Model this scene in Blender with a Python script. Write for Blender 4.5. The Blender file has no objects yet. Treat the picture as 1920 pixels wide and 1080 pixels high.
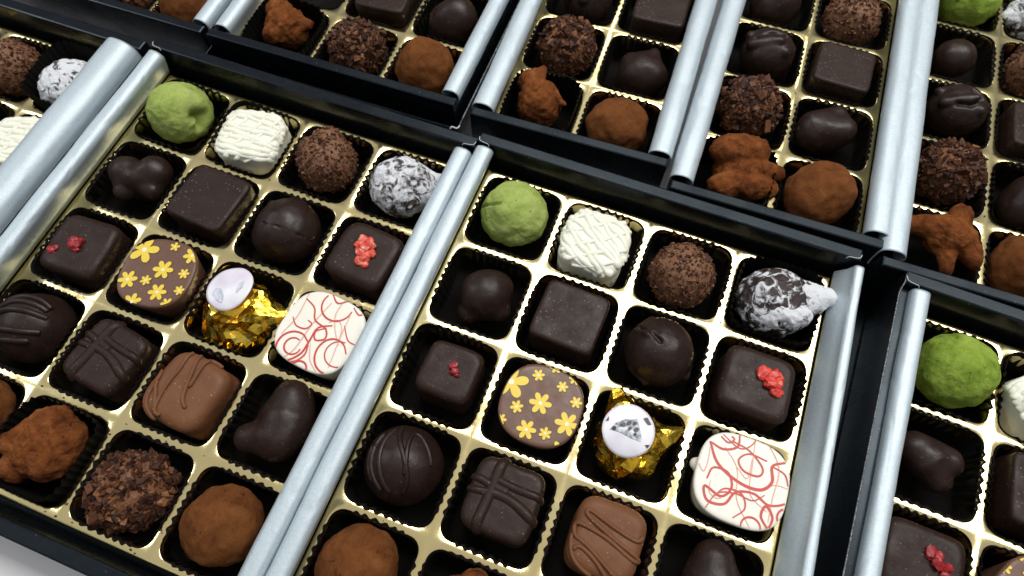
import bpy, math, random
import numpy as np
from mathutils import Matrix, Vector

MM = 0.001                      # everything below is written in millimetres
PI = math.pi
sc = bpy.context.scene
COL = sc.collection

# ------------------------------------------------------------------ camera
cam_d = bpy.data.cameras.new('camera'); cam = bpy.data.objects.new('camera', cam_d); COL.objects.link(cam)
_right = Vector((0.93414027, 0.35687619, -0.00461944))
_down = Vector((0.32237452, -0.84924328, -0.41816327))
_fwd = Vector((-0.15315555, 0.38913396, -0.90836014))
_m = Matrix((_right, -_down, -_fwd)).transposed().to_4x4()
_m.translation = Vector((-3.026, -58.180, 231.123)) * MM
cam.matrix_world = _m
cam_d.sensor_width = 36.0
cam_d.lens = 36.0 * 1250.0 / 1920.0
cam_d.clip_start = 0.01; cam_d.clip_end = 50
cam_d.dof.use_dof = True
cam_d.dof.focus_distance = 0.236
cam_d.dof.aperture_fstop = 16.0
sc.camera = cam

# ------------------------------------------------------------------ light of the room and an added fill
w = bpy.data.worlds.new('World'); sc.world = w; w.use_nodes = True
nt = w.node_tree; nt.nodes.clear()
wo = nt.nodes.new('ShaderNodeOutputWorld'); bg = nt.nodes.new('ShaderNodeBackground')
tc = nt.nodes.new('ShaderNodeTexCoord'); sx = nt.nodes.new('ShaderNodeSeparateXYZ'); rp = nt.nodes.new('ShaderNodeValToRGB')
nt.links.new(tc.outputs['Generated'], sx.inputs[0]); nt.links.new(sx.outputs['Z'], rp.inputs[0])
nt.links.new(rp.outputs[0], bg.inputs[0]); nt.links.new(bg.outputs[0], wo.inputs[0])
rp.color_ramp.elements[0].position = 0.0; rp.color_ramp.elements[0].color = (0.012, 0.013, 0.016, 1)
rp.color_ramp.elements[1].position = 1.0; rp.color_ramp.elements[1].color = (0.49, 0.485, 0.475, 1)
e = rp.color_ramp.elements.new(0.45); e.color = (0.08, 0.09, 0.105, 1)
e = rp.color_ramp.elements.new(0.75); e.color = (0.41, 0.42, 0.43, 1)
bg.inputs[1].default_value = 1.0

def area(name, x0, x1, y0, y1, z, power, col):
    d = bpy.data.lights.new(name, 'AREA'); d.shape = 'RECTANGLE'
    d.size = (x1 - x0) * MM; d.size_y = (y1 - y0) * MM; d.energy = power; d.color = col
    o = bpy.data.objects.new(name, d); COL.objects.link(o)
    o.location = Vector(((x0 + x1) / 2, (y0 + y1) / 2, z)) * MM
    return o
area('ceiling_panel_or_fill', -560, 1250, 400, 1000, 1500, 30.0, (1.0, 0.985, 0.95))
area('ceiling_panel_or_fill', -620, 150, 1560, 1900, 1500, 2.6, (1.0, 0.98, 0.94))
area('ceiling_panel_or_fill', -2300, -1550, -400, 500, 1500, 12.0, (0.9, 0.96, 1.0))  # added fill light from the left, brightens the table; no known panel there

sc.view_settings.view_transform = 'Standard'
try: sc.view_settings.look = 'None'
except Exception: pass
sc.view_settings.exposure = 0.0
sc.view_settings.gamma = 1.0
sc.view_settings.use_curve_mapping = False
sc.cycles.max_bounces = 6
sc.cycles.use_denoising = True

# ------------------------------------------------------------------ numpy noise
_rng = np.random.RandomState(7)
_perm = np.concatenate([_rng.permutation(256)] * 3)
_grad = _rng.normal(size=(256, 3)); _grad /= np.linalg.norm(_grad, axis=1)[:, None]
def pn(P, scale=1.0, seed=0):
    """gradient noise, about -0.7..0.7; scale in features per mm"""
    Q = np.asarray(P, float) * scale + np.array([seed * 13.7 + 100.3, seed * 7.31 + 57.9, seed * 3.17 + 211.1])
    I = np.floor(Q).astype(int); f = Q - I; I &= 255
    u = f * f * f * (f * (f * 6 - 15) + 10)
    out = 0.0
    for dx in (0, 1):
        for dy in (0, 1):
            for dz in (0, 1):
                h = _perm[_perm[_perm[(I[:, 0] + dx) & 255] + ((I[:, 1] + dy) & 255)] + ((I[:, 2] + dz) & 255)]
                g = _grad[h]
                d = (g * (f - np.array([dx, dy, dz]))).sum(1)
                wt = (u[:, 0] if dx else 1 - u[:, 0]) * (u[:, 1] if dy else 1 - u[:, 1]) * (u[:, 2] if dz else 1 - u[:, 2])
                out = out + d * wt
    return out
def fbm(P, scale, seed=0, octv=3):
    a, s, r = 1.0, scale, 0.0
    for k in range(octv):
        r = r + a * pn(P, s, seed + k * 5); a *= 0.5; s *= 2.03
    return r

# ------------------------------------------------------------------ materials
def new_mat(name):
    m = bpy.data.materials.new(name); m.use_nodes = True
    n = m.node_tree.nodes; n.clear()
    o = n.new('ShaderNodeOutputMaterial'); b = n.new('ShaderNodeBsdfPrincipled')
    m.node_tree.links.new(b.outputs[0], o.inputs[0])
    return m, m.node_tree, b
def coords(t):
    return t.nodes.new('ShaderNodeTexCoord').outputs['Object']
def noise(t, scale, detail=3.0, rough=0.55, vec=None, dist=0.0):
    n = t.nodes.new('ShaderNodeTexNoise'); n.inputs['Scale'].default_value = scale
    n.inputs['Detail'].default_value = detail; n.inputs['Roughness'].default_value = rough
    n.inputs['Distortion'].default_value = dist
    t.links.new(vec if vec is not None else coords(t), n.inputs['Vector'])
    return n.outputs[0]
def ramp(t, fac, stops):
    r = t.nodes.new('ShaderNodeValToRGB'); els = r.color_ramp.elements
    while len(els) > 1: els.remove(els[-1])
    els[0].position = stops[0][0]; els[0].color = (*stops[0][1], 1)
    for p, c in stops[1:]:
        k = els.new(p); k.color = (*c, 1)
    t.links.new(fac, r.inputs[0]); return r.outputs[0]
def mixc(t, fac, a, b, mode='MIX'):
    m = t.nodes.new('ShaderNodeMix'); m.data_type = 'RGBA'; m.blend_type = mode
    for s, v in ((m.inputs[0], fac), (m.inputs[6], a), (m.inputs[7], b)):
        if hasattr(v, 'is_linked') or isinstance(v, bpy.types.NodeSocket): t.links.new(v, s)
        elif isinstance(v, (int, float)): s.default_value = v
        else: s.default_value = (*v, 1)
    return m.outputs[2]
def bump(t, b, h, strength, dist):
    n = t.nodes.new('ShaderNodeBump'); n.inputs['Strength'].default_value = strength
    n.inputs['Distance'].default_value = dist
    t.links.new(h, n.inputs['Height']); t.links.new(n.outputs[0], b.inputs['Normal'])
G3 = lambda v: (v, v, v)

def choc_mat(name, c0, c1, rough=0.44, speck=(0.2, 0.15, 0.12), sp=0.22, bumps=0.25):
    m, t, b = new_mat(name)
    col = ramp(t, noise(t, 130, 4), [(0.3, c0), (0.7, c1)])
    s = ramp(t, noise(t, 1500, 1, 0.3), [(0.735, G3(0)), (0.775, G3(1))])
    t.links.new(mixc(t, s, col, speck), b.inputs['Base Color'])
    r = ramp(t, noise(t, 180, 5, 0.6), [(0.3, G3(rough - 0.12)), (0.7, G3(rough + 0.16))])
    t.links.new(r, b.inputs['Roughness'])
    b.inputs['Specular IOR Level'].default_value = sp
    bump(t, b, noise(t, 900, 5, 0.65), bumps, 0.0004)
    return m
M = {}
M['dark'] = choc_mat('dark_chocolate', (0.0205, 0.0098, 0.0072), (0.031, 0.0158, 0.0118))
M['dark_plain'] = choc_mat('satin_dark_chocolate', (0.0175, 0.0086, 0.0066), (0.026, 0.0135, 0.0108), 0.36, (0.10, 0.07, 0.06), 0.3)
M['milk'] = choc_mat('milk_chocolate', (0.150, 0.060, 0.026), (0.185, 0.078, 0.036), 0.5, (0.38, 0.24, 0.15))
M['milk_flat'] = choc_mat('milk_chocolate_transfer', (0.130, 0.062, 0.040), (0.160, 0.078, 0.052), 0.38, (0.3, 0.2, 0.15), 0.4, 0.12)
M['white'] = choc_mat('white_chocolate', (0.90, 0.89, 0.72), (0.93, 0.925, 0.80), 0.4, (0.85, 0.84, 0.7), 0.4, 0.15)
M['white'].node_tree.nodes['Principled BSDF'].inputs['Subsurface Weight'].default_value = 0.15
M['white'].node_tree.nodes['Principled BSDF'].inputs['Subsurface Radius'].default_value = (0.004, 0.0035, 0.002)
M['white'].node_tree.nodes['Principled BSDF'].inputs['Subsurface Scale'].default_value = 0.5
M['white_flat'] = choc_mat('ivory_chocolate', (0.86, 0.82, 0.72), (0.89, 0.86, 0.77), 0.35, (0.82, 0.8, 0.7), 0.4, 0.08)

def powder_mat(name, stops, fine, bstr=0.6, scale=120, fs=1400):
    m, t, b = new_mat(name)
    col = ramp(t, noise(t, scale, 6, 0.62, None, 0.6), stops)
    g = ramp(t, noise(t, fs, 4, 0.7), [(0.3, G3(1.0 - fine)), (0.7, G3(1.0 + fine))])
    pit = ramp(t, noise(t, 520, 2, 0.5, None, 1.5), [(0.27, G3(0.35)), (0.33, G3(1.0))])
    col = mixc(t, 1.0, col, pit, 'MULTIPLY')
    t.links.new(mixc(t, 1.0, col, g, 'MULTIPLY'), b.inputs['Base Color'])
    b.inputs['Roughness'].default_value = 0.95; b.inputs['Specular IOR Level'].default_value = 0.12
    bump(t, b, noise(t, fs * 0.8, 5, 0.7), bstr, 0.0006)
    return m
M['matcha'] = powder_mat('matcha_powder', [(0.22, (0.085, 0.13, 0.014)), (0.33, (0.27, 0.35, 0.075)), (0.55, (0.37, 0.455, 0.125)), (0.8, (0.43, 0.51, 0.17))], 0.10)
M['matcha_rich'] = powder_mat('deep_matcha_powder', [(0.28, (0.08, 0.13, 0.01)), (0.42, (0.19, 0.28, 0.035)), (0.6, (0.28, 0.38, 0.06)), (0.8, (0.37, 0.46, 0.12))], 0.12)
M['cocoa'] = powder_mat('cocoa_powder', [(0.25, (0.06, 0.018, 0.006)), (0.42, (0.135, 0.045, 0.013)), (0.6, (0.18, 0.064, 0.019)), (0.8, (0.24, 0.098, 0.038))], 0.12)
M['cocoa_rocky'] = powder_mat('patchy_cocoa_powder', [(0.27, (0.028, 0.013, 0.010)), (0.40, (0.11, 0.032, 0.009)), (0.58, (0.20, 0.063, 0.017)), (0.8, (0.30, 0.125, 0.05))], 0.15, 0.7, 150)
def crumb_mat(name, stops):
    m, t, b = new_mat(name)
    g = t.nodes.new('ShaderNodeNewGeometry')
    c1 = ramp(t, g.outputs['Random Per Island'], stops)
    n = ramp(t, noise(t, 1100, 3), [(0.3, G3(0.65)), (0.7, G3(1.3))])
    t.links.new(mixc(t, 1.0, c1, n, 'MULTIPLY'), b.inputs['Base Color'])
    b.inputs['Roughness'].default_value = 0.62; b.inputs['Specular IOR Level'].default_value = 0.35
    bump(t, b, noise(t, 1500, 4), 0.5, 0.0004)
    return m
M['crumb'] = crumb_mat('chocolate_crumbs', [(0.0, (0.028, 0.010, 0.006)), (0.5, (0.068, 0.023, 0.010)), (0.85, (0.125, 0.046, 0.018)), (1.0, (0.28, 0.12, 0.05))])
M['fine_crumb'] = crumb_mat('fine_cocoa_crumbs', [(0.0, (0.05, 0.018, 0.009)), (0.5, (0.10, 0.036, 0.016)), (0.85, (0.15, 0.06, 0.028)), (1.0, (0.25, 0.125, 0.065))])
# sugar-dusted dark chocolate: white patches over dark
def sugar_mat(name, lo, hi):
    m, t, b = new_mat(name)
    f = ramp(t, noise(t, 210, 6, 0.66, None, 1.2), [(lo, G3(0)), (hi, G3(1))])
    c = mixc(t, f, (0.035, 0.021, 0.018), (0.74, 0.755, 0.79))
    t.links.new(c, b.inputs['Base Color'])
    t.links.new(ramp(t, f, [(0, G3(0.45)), (1, G3(0.95))]), b.inputs['Roughness'])
    bump(t, b, noise(t, 420, 6, 0.7), 0.7, 0.0012)
    return m
M['sugar'] = sugar_mat('sugar_dusted_chocolate', 0.41, 0.52)
M['sugar_half'] = sugar_mat('half_dusted_chocolate', 0.50, 0.58)
M['sugar_thick'] = sugar_mat('cracked_sugar_dust', 0.40, 0.45)
M['sugar_full'] = sugar_mat('thick_sugar_dust', 0.36, 0.42)

m, t, b = new_mat('gold_tray_film'); M['gold'] = m
t.links.new(ramp(t, noise(t, 14, 2), [(0.3, (0.86, 0.71, 0.345)), (0.7, (0.90, 0.75, 0.385))]), b.inputs['Base Color'])
b.inputs['Metallic'].default_value = 1.0; b.inputs['Roughness'].default_value = 0.145
bump(t, b, noise(t, 60, 3), 0.10, 0.002)
m, t, b = new_mat('black_glossy_board'); M['board'] = m
brd = ramp(t, noise(t, 500, 3), [(0.35, (0.003, 0.004, 0.0055)), (0.7, (0.006, 0.0075, 0.010))])
t.links.new(mixc(t, ramp(t, noise(t, 1100, 2, 0.4), [(0.74, G3(0)), (0.79, G3(1))]), brd, (0.12, 0.125, 0.13)), b.inputs['Base Color'])
t.links.new(ramp(t, noise(t, 60, 5, 0.6), [(0.3, G3(0.19)), (0.7, G3(0.32))]), b.inputs['Roughness']); b.inputs['Specular IOR Level'].default_value = 0.34; b.inputs['Specular Tint'].default_value = (0.72, 0.88, 1.0, 1)
bump(t, b, noise(t, 1800, 3), 0.06, 0.0003)
m, t, b = new_mat('silver_lining_paper'); M['silver'] = m
mp = t.nodes.new('ShaderNodeMapping'); mp.inputs['Scale'].default_value = (1, 9, 1); t.links.new(coords(t), mp.inputs[0])
grain = noise(t, 700, 4, 0.6, mp.outputs[0]); fib = noise(t, 1600, 3, 0.6)
t.links.new(ramp(t, mixc(t, 0.5, grain, fib), [(0.36, (0.46, 0.545, 0.60)), (0.64, (0.61, 0.69, 0.735))]), b.inputs['Base Color'])
b.inputs['Metallic'].default_value = 0.35; b.inputs['Roughness'].default_value = 0.46; b.inputs['Specular IOR Level'].default_value = 0.4
bump(t, b, mixc(t, 0.5, grain, noise(t, 95, 4, 0.6)), 0.2, 0.0009)
m, t, b = new_mat('black_cup_paper'); M['cup'] = m
b.inputs['Base Color'].default_value = (0.0075, 0.0068, 0.0062, 1); b.inputs['Roughness'].default_value = 0.7
b.inputs['Specular IOR Level'].default_value = 0.07
m, t, b = new_mat('frayed_white_paper'); M['fray'] = m
t.links.new(ramp(t, noise(t, 1700, 5, 0.7), [(0.42, (0.03, 0.035, 0.04)), (0.66, (0.5, 0.51, 0.52))]), b.inputs['Base Color'])
b.inputs['Roughness'].default_value = 0.8
m, t, b = new_mat('worn_white_edge'); M['worn'] = m
b.inputs['Base Color'].default_value = (0.62, 0.64, 0.66, 1); b.inputs['Roughness'].default_value = 0.7
m, t, b = new_mat('table_cloth'); M['table'] = m
t.links.new(ramp(t, noise(t, 40, 4), [(0.3, (0.82, 0.80, 0.815)), (0.7, (0.86, 0.84, 0.855))]), b.inputs['Base Color'])
b.inputs['Roughness'].default_value = 0.75
bump(t, b, noise(t, 1500, 3), 0.1, 0.0003)
m, t, b = new_mat('gold_foil'); M['foil'] = m
t.links.new(ramp(t, noise(t, 230, 4), [(0.3, (0.80, 0.38, 0.015)), (0.5, (0.94, 0.60, 0.06)), (0.75, (1.0, 0.76, 0.18))]), b.inputs['Base Color'])
b.inputs['Metallic'].default_value = 1.0; b.inputs['Roughness'].default_value = 0.2
bump(t, b, noise(t, 500, 2), 0.3, 0.0008)
m, t, b = new_mat('lilac_white_sticker'); M['sticker'] = m
t.links.new(ramp(t, noise(t, 90, 2), [(0.35, (0.74, 0.66, 0.78)), (0.6, (0.83, 0.82, 0.88))]), b.inputs['Base Color'])
b.inputs['Roughness'].default_value = 0.3
m, t, b = new_mat('grey_print'); M['print'] = m
t.links.new(ramp(t, noise(t, 600, 3), [(0.4, (0.10, 0.12, 0.15)), (0.62, (0.50, 0.54, 0.60))]), b.inputs['Base Color'])
b.inputs['Roughness'].default_value = 0.3
m, t, b = new_mat('black_print'); M['ink'] = m
b.inputs['Base Color'].default_value = (0.02, 0.022, 0.03, 1); b.inputs['Roughness'].default_value = 0.4
m, t, b = new_mat('pale_grey_print'); M['pale_print'] = m
t.links.new(ramp(t, noise(t, 500, 2), [(0.4, (0.50, 0.54, 0.62)), (0.6, (0.70, 0.68, 0.78))]), b.inputs['Base Color'])
b.inputs['Roughness'].default_value = 0.3
def fruit(name, c0, c1, c2):
    m, t, b = new_mat(name)
    t.links.new(ramp(t, noise(t, 420, 4, 0.6), [(0.34, c0), (0.52, c1), (0.72, c2)]), b.inputs['Base Color'])
    b.inputs['Roughness'].default_value = 0.38
    bump(t, b, noise(t, 900, 3), 0.4, 0.0005)
    return m
M['berry_bright'] = fruit('bright_dried_berry', (0.42, 0.018, 0.012), (0.66, 0.045, 0.03), (0.78, 0.17, 0.11))
M['berry_pale'] = fruit('pink_dried_berry', (0.55, 0.03, 0.022), (0.74, 0.12, 0.08), (0.84, 0.46, 0.34))
M['berry_deep'] = fruit('deep_dried_berry', (0.13, 0.004, 0.006), (0.30, 0.009, 0.013), (0.48, 0.035, 0.04))
def plain(name, c, r=0.45):
    m, t, b = new_mat(name); b.inputs['Roughness'].default_value = r
    t.links.new(ramp(t, noise(t, 700, 3), [(0.3, tuple(x * 0.93 for x in c)), (0.7, c)]), b.inputs['Base Color'])
    return m
M['yellow'] = plain('yellow_cocoa_print', (0.85, 0.62, 0.06))
M['yellow_rim'] = plain('olive_print_outline', (0.17, 0.105, 0.02))
M['pip'] = plain('white_flower_centre', (0.88, 0.84, 0.66))
M['red'] = plain('red_cocoa_print', (0.60, 0.052, 0.036))
M['pink'] = plain('faint_red_print', (0.78, 0.42, 0.33))

# ------------------------------------------------------------------ object helpers
def mesh_obj(name, V, F, mat, parent=None, smooth=True, mats=None, midx=None):
    me = bpy.data.meshes.new(name)
    V = np.asarray(V, float) * MM
    me.from_pydata([tuple(v) for v in V], [], [tuple(int(i) for i in f) for f in F])
    for mm in (mats or [mat]): me.materials.append(mm)
    if midx is not None: me.polygons.foreach_set('material_index', np.asarray(midx, dtype=np.int32))
    me.polygons.foreach_set('use_smooth', np.full(len(me.polygons), smooth, dtype=bool))
    me.update()
    o = bpy.data.objects.new(name, me); COL.objects.link(o)
    if parent: o.parent = parent
    return o
def empty(name, loc, rz=0.0):
    o = bpy.data.objects.new(name, None); COL.objects.link(o)
    o.empty_display_size = 0.01
    o.location = Vector(loc) * MM; o.rotation_euler = (0, 0, rz); return o
def tag(o, label, cat, group=None):
    o['label'] = label; o['category'] = cat
    if group: o['group'] = group
    return o
class Soup:
    """collects pieces of one mesh"""
    def __init__(s): s.V = []; s.F = []; s.I = []; s.n = 0
    def add(s, V, F, mi=0):
        V = np.asarray(V, float); s.V.append(V)
        for f in F: s.F.append([i + s.n for i in f]); s.I.append(mi)
        s.n += len(V)
    def box(s, x0, x1, y0, y1, z0, z1, bev=0.0, mi=0):
        if bev <= 0:
            V = [(x, y, z) for z in (z0, z1) for y in (y0, y1) for x in (x0, x1)]
            s.add(V, [(0, 2, 3, 1), (4, 5, 7, 6), (0, 1, 5, 4), (2, 6, 7, 3), (0, 4, 6, 2), (1, 3, 7, 5)], mi)
        else:
            rings = []
            for z, k in ((z0, bev), (z0 + bev, 0), (z1 - bev, 0), (z1 - bev * 0.3, bev * 0.3), (z1, bev)):
                rings.append([(x0 + k, y0 + k, z), (x1 - k, y0 + k, z), (x1 - k, y1 - k, z), (x0 + k, y1 - k, z)])
            V = [p for r in rings for p in r]; F = [(3, 2, 1, 0)]
            for r in range(4):
                for i in range(4):
                    a = r * 4 + i; c = r * 4 + (i + 1) % 4; F.append((a, c, c + 4, a + 4))
            F.append((16, 17, 18, 19)); s.add(V, F, mi)
    def build(s, name, mat, parent=None, smooth=True, mats=None):
        return mesh_obj(name, np.concatenate(s.V), s.F, mat, parent, smooth, mats, s.I if mats else None)
def tube(s, pts, r, n=8, mi=0, taper=True):
    P = np.asarray(pts, float); N = len(P)
    T = np.gradient(P, axis=0); T /= np.linalg.norm(T, axis=1)[:, None] + 1e-9
    up = np.array([0.0, 0.0, 1.0])
    A = np.cross(T, up); A /= np.linalg.norm(A, axis=1)[:, None] + 1e-6
    B = np.cross(A, T)
    rr = np.full(N, r) if np.isscalar(r) else np.asarray(r, float)
    if taper:
        rr = rr.copy(); rr[0] *= 0.35; rr[-1] *= 0.35
    an = np.arange(n) * 2 * PI / n
    V = P[:, None, :] + rr[:, None, None] * (np.cos(an)[None, :, None] * A[:, None, :] + np.sin(an)[None, :, None] * B[:, None, :])
    F = []
    for i in range(N - 1):
        for k in range(n):
            F.append((i * n + k, i * n + (k + 1) % n, (i + 1) * n + (k + 1) % n, (i + 1) * n + k))
    F.append(tuple(range(n - 1, -1, -1))); F.append(tuple((N - 1) * n + k for k in range(n)))
    s.add(V.reshape(-1, 3), F, mi)
def spline(pts, sub=8):
    P = np.asarray(pts, float); out = []
    Q = np.vstack([2 * P[0] - P[1], P, 2 * P[-1] - P[-2]])
    for i in range(1, len(Q) - 2):
        p0, p1, p2, p3 = Q[i - 1:i + 3]
        for k in range(sub):
            t_ = k / sub
            out.append(0.5 * (2 * p1 + (p2 - p0) * t_ + (2 * p0 - 5 * p1 + 4 * p2 - p3) * t_ ** 2 + (3 * p1 - p0 - 3 * p2 + p3) * t_ ** 3))
    out.append(P[-1]); return np.array(out)

import bmesh
_ico = {}
def ico(sub):
    if sub not in _ico:
        bm = bmesh.new(); bmesh.ops.create_icosphere(bm, subdivisions=sub, radius=1.0)
        bm.verts.ensure_lookup_table()
        V = np.array([v.co[:] for v in bm.verts]); V /= np.linalg.norm(V, axis=1)[:, None]
        F = [tuple(v.index for v in f.verts) for f in bm.faces]
        bm.free(); _ico[sub] = (V, F)
    return _ico[sub]

# signed distances; every chocolate body is grown along rays from its middle
def d_sphere(c, r):
    c = np.array(c, float); return lambda P: np.linalg.norm(P - c, axis=1) - r
def d_ell(c, rad):
    c = np.array(c, float); rad = np.array(rad, float)
    return lambda P: (np.linalg.norm((P - c) / rad, axis=1) - 1) * rad.min()
def d_caps(a, b, ra, rb):
    a = np.array(a, float); b = np.array(b, float)
    def f(P):
        h = np.clip(((P - a) @ (b - a)) / ((b - a) @ (b - a)), 0, 1)
        return np.linalg.norm(P - a - h[:, None] * (b - a), axis=1) - (ra + (rb - ra) * h)
    return f
def d_block(hx, hy, hz, r, n=4.0, bulge=0.0, draft=0.0):
    """rounded block with a super-elliptic outline"""
    def f(P):
        k = 1 + bulge * (1 - (P[:, 2] / hz) ** 2) - draft * np.clip((hz - P[:, 2]) / (2 * hz), 0, 1)
        q = ((np.abs(P[:, 0]) / (hx * k)) ** n + (np.abs(P[:, 1]) / (hy * k)) ** n) ** (1.0 / n)
        a = (q - 1) * min(hx, hy) + r; b_ = np.abs(P[:, 2]) - hz + r
        return np.minimum(np.maximum(a, b_), 0) + np.sqrt(np.maximum(a, 0) ** 2 + np.maximum(b_, 0) ** 2) - r
    return f
def smin(fs, k):
    def f(P):
        d = fs[0](P)
        for g in fs[1:]:
            e_ = g(P); h = np.clip(0.5 + 0.5 * (e_ - d) / k, 0, 1)
            d = e_ * (1 - h) + d * h - k * h * (1 - h)
        return d
    return f
def star(f, D, rmax=26.0):
    lo = np.full(len(D), 0.3); hi = np.full(len(D), rmax)
    ts = np.linspace(0.3, rmax, 60); last = np.full(len(D), 0.3)
    for t_ in ts:                                     # outermost surface along the ray
        ins = f(D * t_) < 0; last = np.where(ins, t_, last)
    lo = last; hi = last + ts[1] - ts[0]
    for _ in range(14):
        mid = (lo + hi) / 2; ins = f(D * mid[:, None]) < 0
        lo = np.where(ins, mid, lo); hi = np.where(ins, hi, mid)
    return (lo + hi) / 2
def grow(f, sub=5, amp=0.3, sc_=0.12, seed=0, fine=0.0, fsc=0.6, carve=None):
    D, F = ico(sub); R_ = star(f, D); P = D * R_[:, None]
    R_ = R_ + amp * fbm(P, sc_, seed, 2)
    if fine: R_ = R_ + fine * fbm(P, fsc, seed + 3, 3)
    if carve is not None: R_ = R_ + carve(D * 12.0)
    return D * R_[:, None], F
def on_top(f, xy, hz=6.0, lift=0.0):
    """points of a drawn line laid over the body (wrapping down its sides)"""
    xy = np.asarray(xy, float)
    D = np.column_stack([xy, np.full(len(xy), hz)]); D /= np.linalg.norm(D, axis=1)[:, None]
    return D * (star(f, D) + lift)[:, None]
def rest(V, z0=-0.3):
    """put the middle-centred body on its base: base at z = 0"""
    V = np.asarray(V, float); zmin = V[:, 2].min(); return zmin

# ------------------------------------------------------------------ the table
tb = Soup(); tb.box(-900, 900, -700, 900, -28, -17.0); o = tb.build('table', M['table'], None, False); o['kind'] = 'structure'

# ------------------------------------------------------------------ boxes, trays and paper cups
P = 35.05            # pitch of the cells
FLOOR = -13.2        # floor of the cells; the gold film's upper face is z = 0
NR = 5
def rsq(half, r, n_side, n_cor):
    """rounded square outline; every point has a flag: 1 on a straight side, fading to 0 in the corners"""
    pts = []; flag = []; s_ = half - r
    for q in range(4):
        c, s = [(1, 0), (0, 1), (-1, 0), (0, -1)][q]
        for k in range(n_side):                       # straight side, facing +x before rotation
            y = -s_ + 2 * s_ * k / n_side
            pts.append((c * half - s * y, s * half + c * y)); e_ = min(k, n_side - k) / n_side
            flag.append(min(1.0, e_ * 6))
        for k in range(n_cor):
            a = (k / n_cor) * PI / 2
            x, y = s_ + r * math.cos(a), s_ + r * math.sin(a)
            pts.append((c * x - s * y, s * x + c * y)); flag.append(0.0)
    return np.array(pts), np.array(flag)
OPEN = 16.1
def tray_mesh(nc):
    s = Soup(); ns, ncn = 10, 8
    A, _ = rsq(OPEN, 4.6, ns, ncn); n = len(A)
    prof = [(0.0, 0.0), (0.25, -0.12), (0.55, -0.5), (0.8, -1.2), (1.3, -8.0), (1.9, FLOOR)]
    rings = []
    for ins, z in prof:
        B_, _ = rsq(OPEN - ins, 4.6 - ins * 0.3, ns, ncn); rings.append((B_, z))
    # outer cell square, matched point for point
    S_ = A / np.abs(A).max(axis=1)[:, None] * (P / 2)
    for i in range(nc):
        for j in range(NR):
            cx = (i - (nc - 1) / 2) * P; cy = (2 - j) * P; V = []; F = []
            V += [(x + cx, y + cy, 0.0) for x, y in S_]
            for B_, z in rings: V += [(x + cx, y + cy, z) for x, y in B_]
            for r in range(len(rings)):
                for k in range(n):
                    a = r * n + k; b_ = r * n + (k + 1) % n; F.append((a, b_, b_ + n, a + n))
            F.append(tuple(len(rings) * n + k for k in range(n)))
            s.add(V, F)
    hx, hy = nc * P / 2, NR * P / 2; e1, e2 = 0.9, 1.2
    def rim(x, y, z): return [(-x, -y, z), (x, -y, z), (x, y, z), (-x, y, z)]
    V = rim(hx, hy, 0) + rim(hx + e1, hy + e1, 0) + rim(hx + e2, hy + e2, -3.0); F = []
    for r in range(2):
        for k in range(4):
            a = r * 4 + k; b_ = r * 4 + (k + 1) % 4; F.append((a, a + 4, b_ + 4, b_))
    s.add(V, F)
    me = s.build('chocolate_tray', M['gold']).data
    ob = [o_ for o_ in COL.objects if o_.data is me][0]; bpy.data.objects.remove(ob)
    return me
TRAY = {k: tray_mesh(k) for k in (2, 3, 4)}

ZT = 12.0            # top of the black end walls
def roll_shell(side, hx, y0, y1, width, zc, rad, seed, inset=0.0, flare=0.0):
    """silver paper arched over a side wall: thin sheet, open at both ends"""
    xo = hx + 6.1 - inset
    prof = [(xo - 0.15, 1.0), (xo, 5.0), (xo, zc)]
    cx = xo - rad
    for k in range(1, 19):
        a = PI * k / 19; ca = math.cos(a); prof.append((cx + rad * math.copysign(abs(ca) ** 0.85, ca), zc + rad * 0.85 * math.sin(a) ** 0.9))
    xi = xo - 2 * rad
    prof += [(xi, zc), (xi + (hx + 0.95 - xi) * 0.30, zc - 2.6), (hx + 0.95 - 0.35, 2.6), (hx + 0.95, 0.35)]
    prof = np.array(prof); T = np.gradient(prof, axis=0); T /= np.linalg.norm(T, axis=1)[:, None]
    Nn = np.column_stack([-T[:, 1], T[:, 0]]) * 0.35
    ys = np.linspace(y0, y1, 160); V = []; m_ = len(prof)
    for y in ys:
        q = np.column_stack([prof[:, 0], np.full(m_, y), prof[:, 1]])
        wv = 0.42 * pn(q * np.array([0.6, 0.35, 0.6]), 0.12, seed) + 0.10 * pn(q * np.array([1.0, 0.12, 1.0]), 0.6, seed + 3)
        cr = pn(q * np.array([0.7, 0.3, 0.7]), 0.13, seed + 11); wv = wv - 0.14 * np.exp(-(cr / 0.025) ** 2)
        wv = wv * np.clip((prof[:, 1] - 0.3) / 4, 0, 1)
        dirn = np.column_stack([-T[:, 1], T[:, 0]])
        outer = prof - dirn * wv[:, None] * 1.0
        outer = outer + np.column_stack([flare * (y1 - y) / (y1 - y0) * np.clip(prof[:, 1] / 9.0, 0, 1), np.zeros(m_)])
        inner = outer + Nn
        V += [(side * a, y, b_) for a, b_ in outer] + [(side * a, y, b_) for a, b_ in inner]
    F = []
    for i in range(len(ys) - 1):
        for k in range(m_ - 1):
            a = i * 2 * m_ + k; F.append((a, a + 1, a + 1 + 2 * m_, a + 2 * m_))
            a += m_; F.append((a, a + 2 * m_, a + 1 + 2 * m_, a + 1))
        for k in (0, m_ - 1):
            a = i * 2 * m_ + k; F.append((a, a + m_, a + 3 * m_, a + 2 * m_))
    for i in (0, len(ys) - 1):
        for k in range(m_ - 1):
            a = i * 2 * m_ + k; F.append((a, a + m_, a + m_ + 1, a + 1))
    if side < 0: F = [f[::-1] for f in F]
    return V, F

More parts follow.
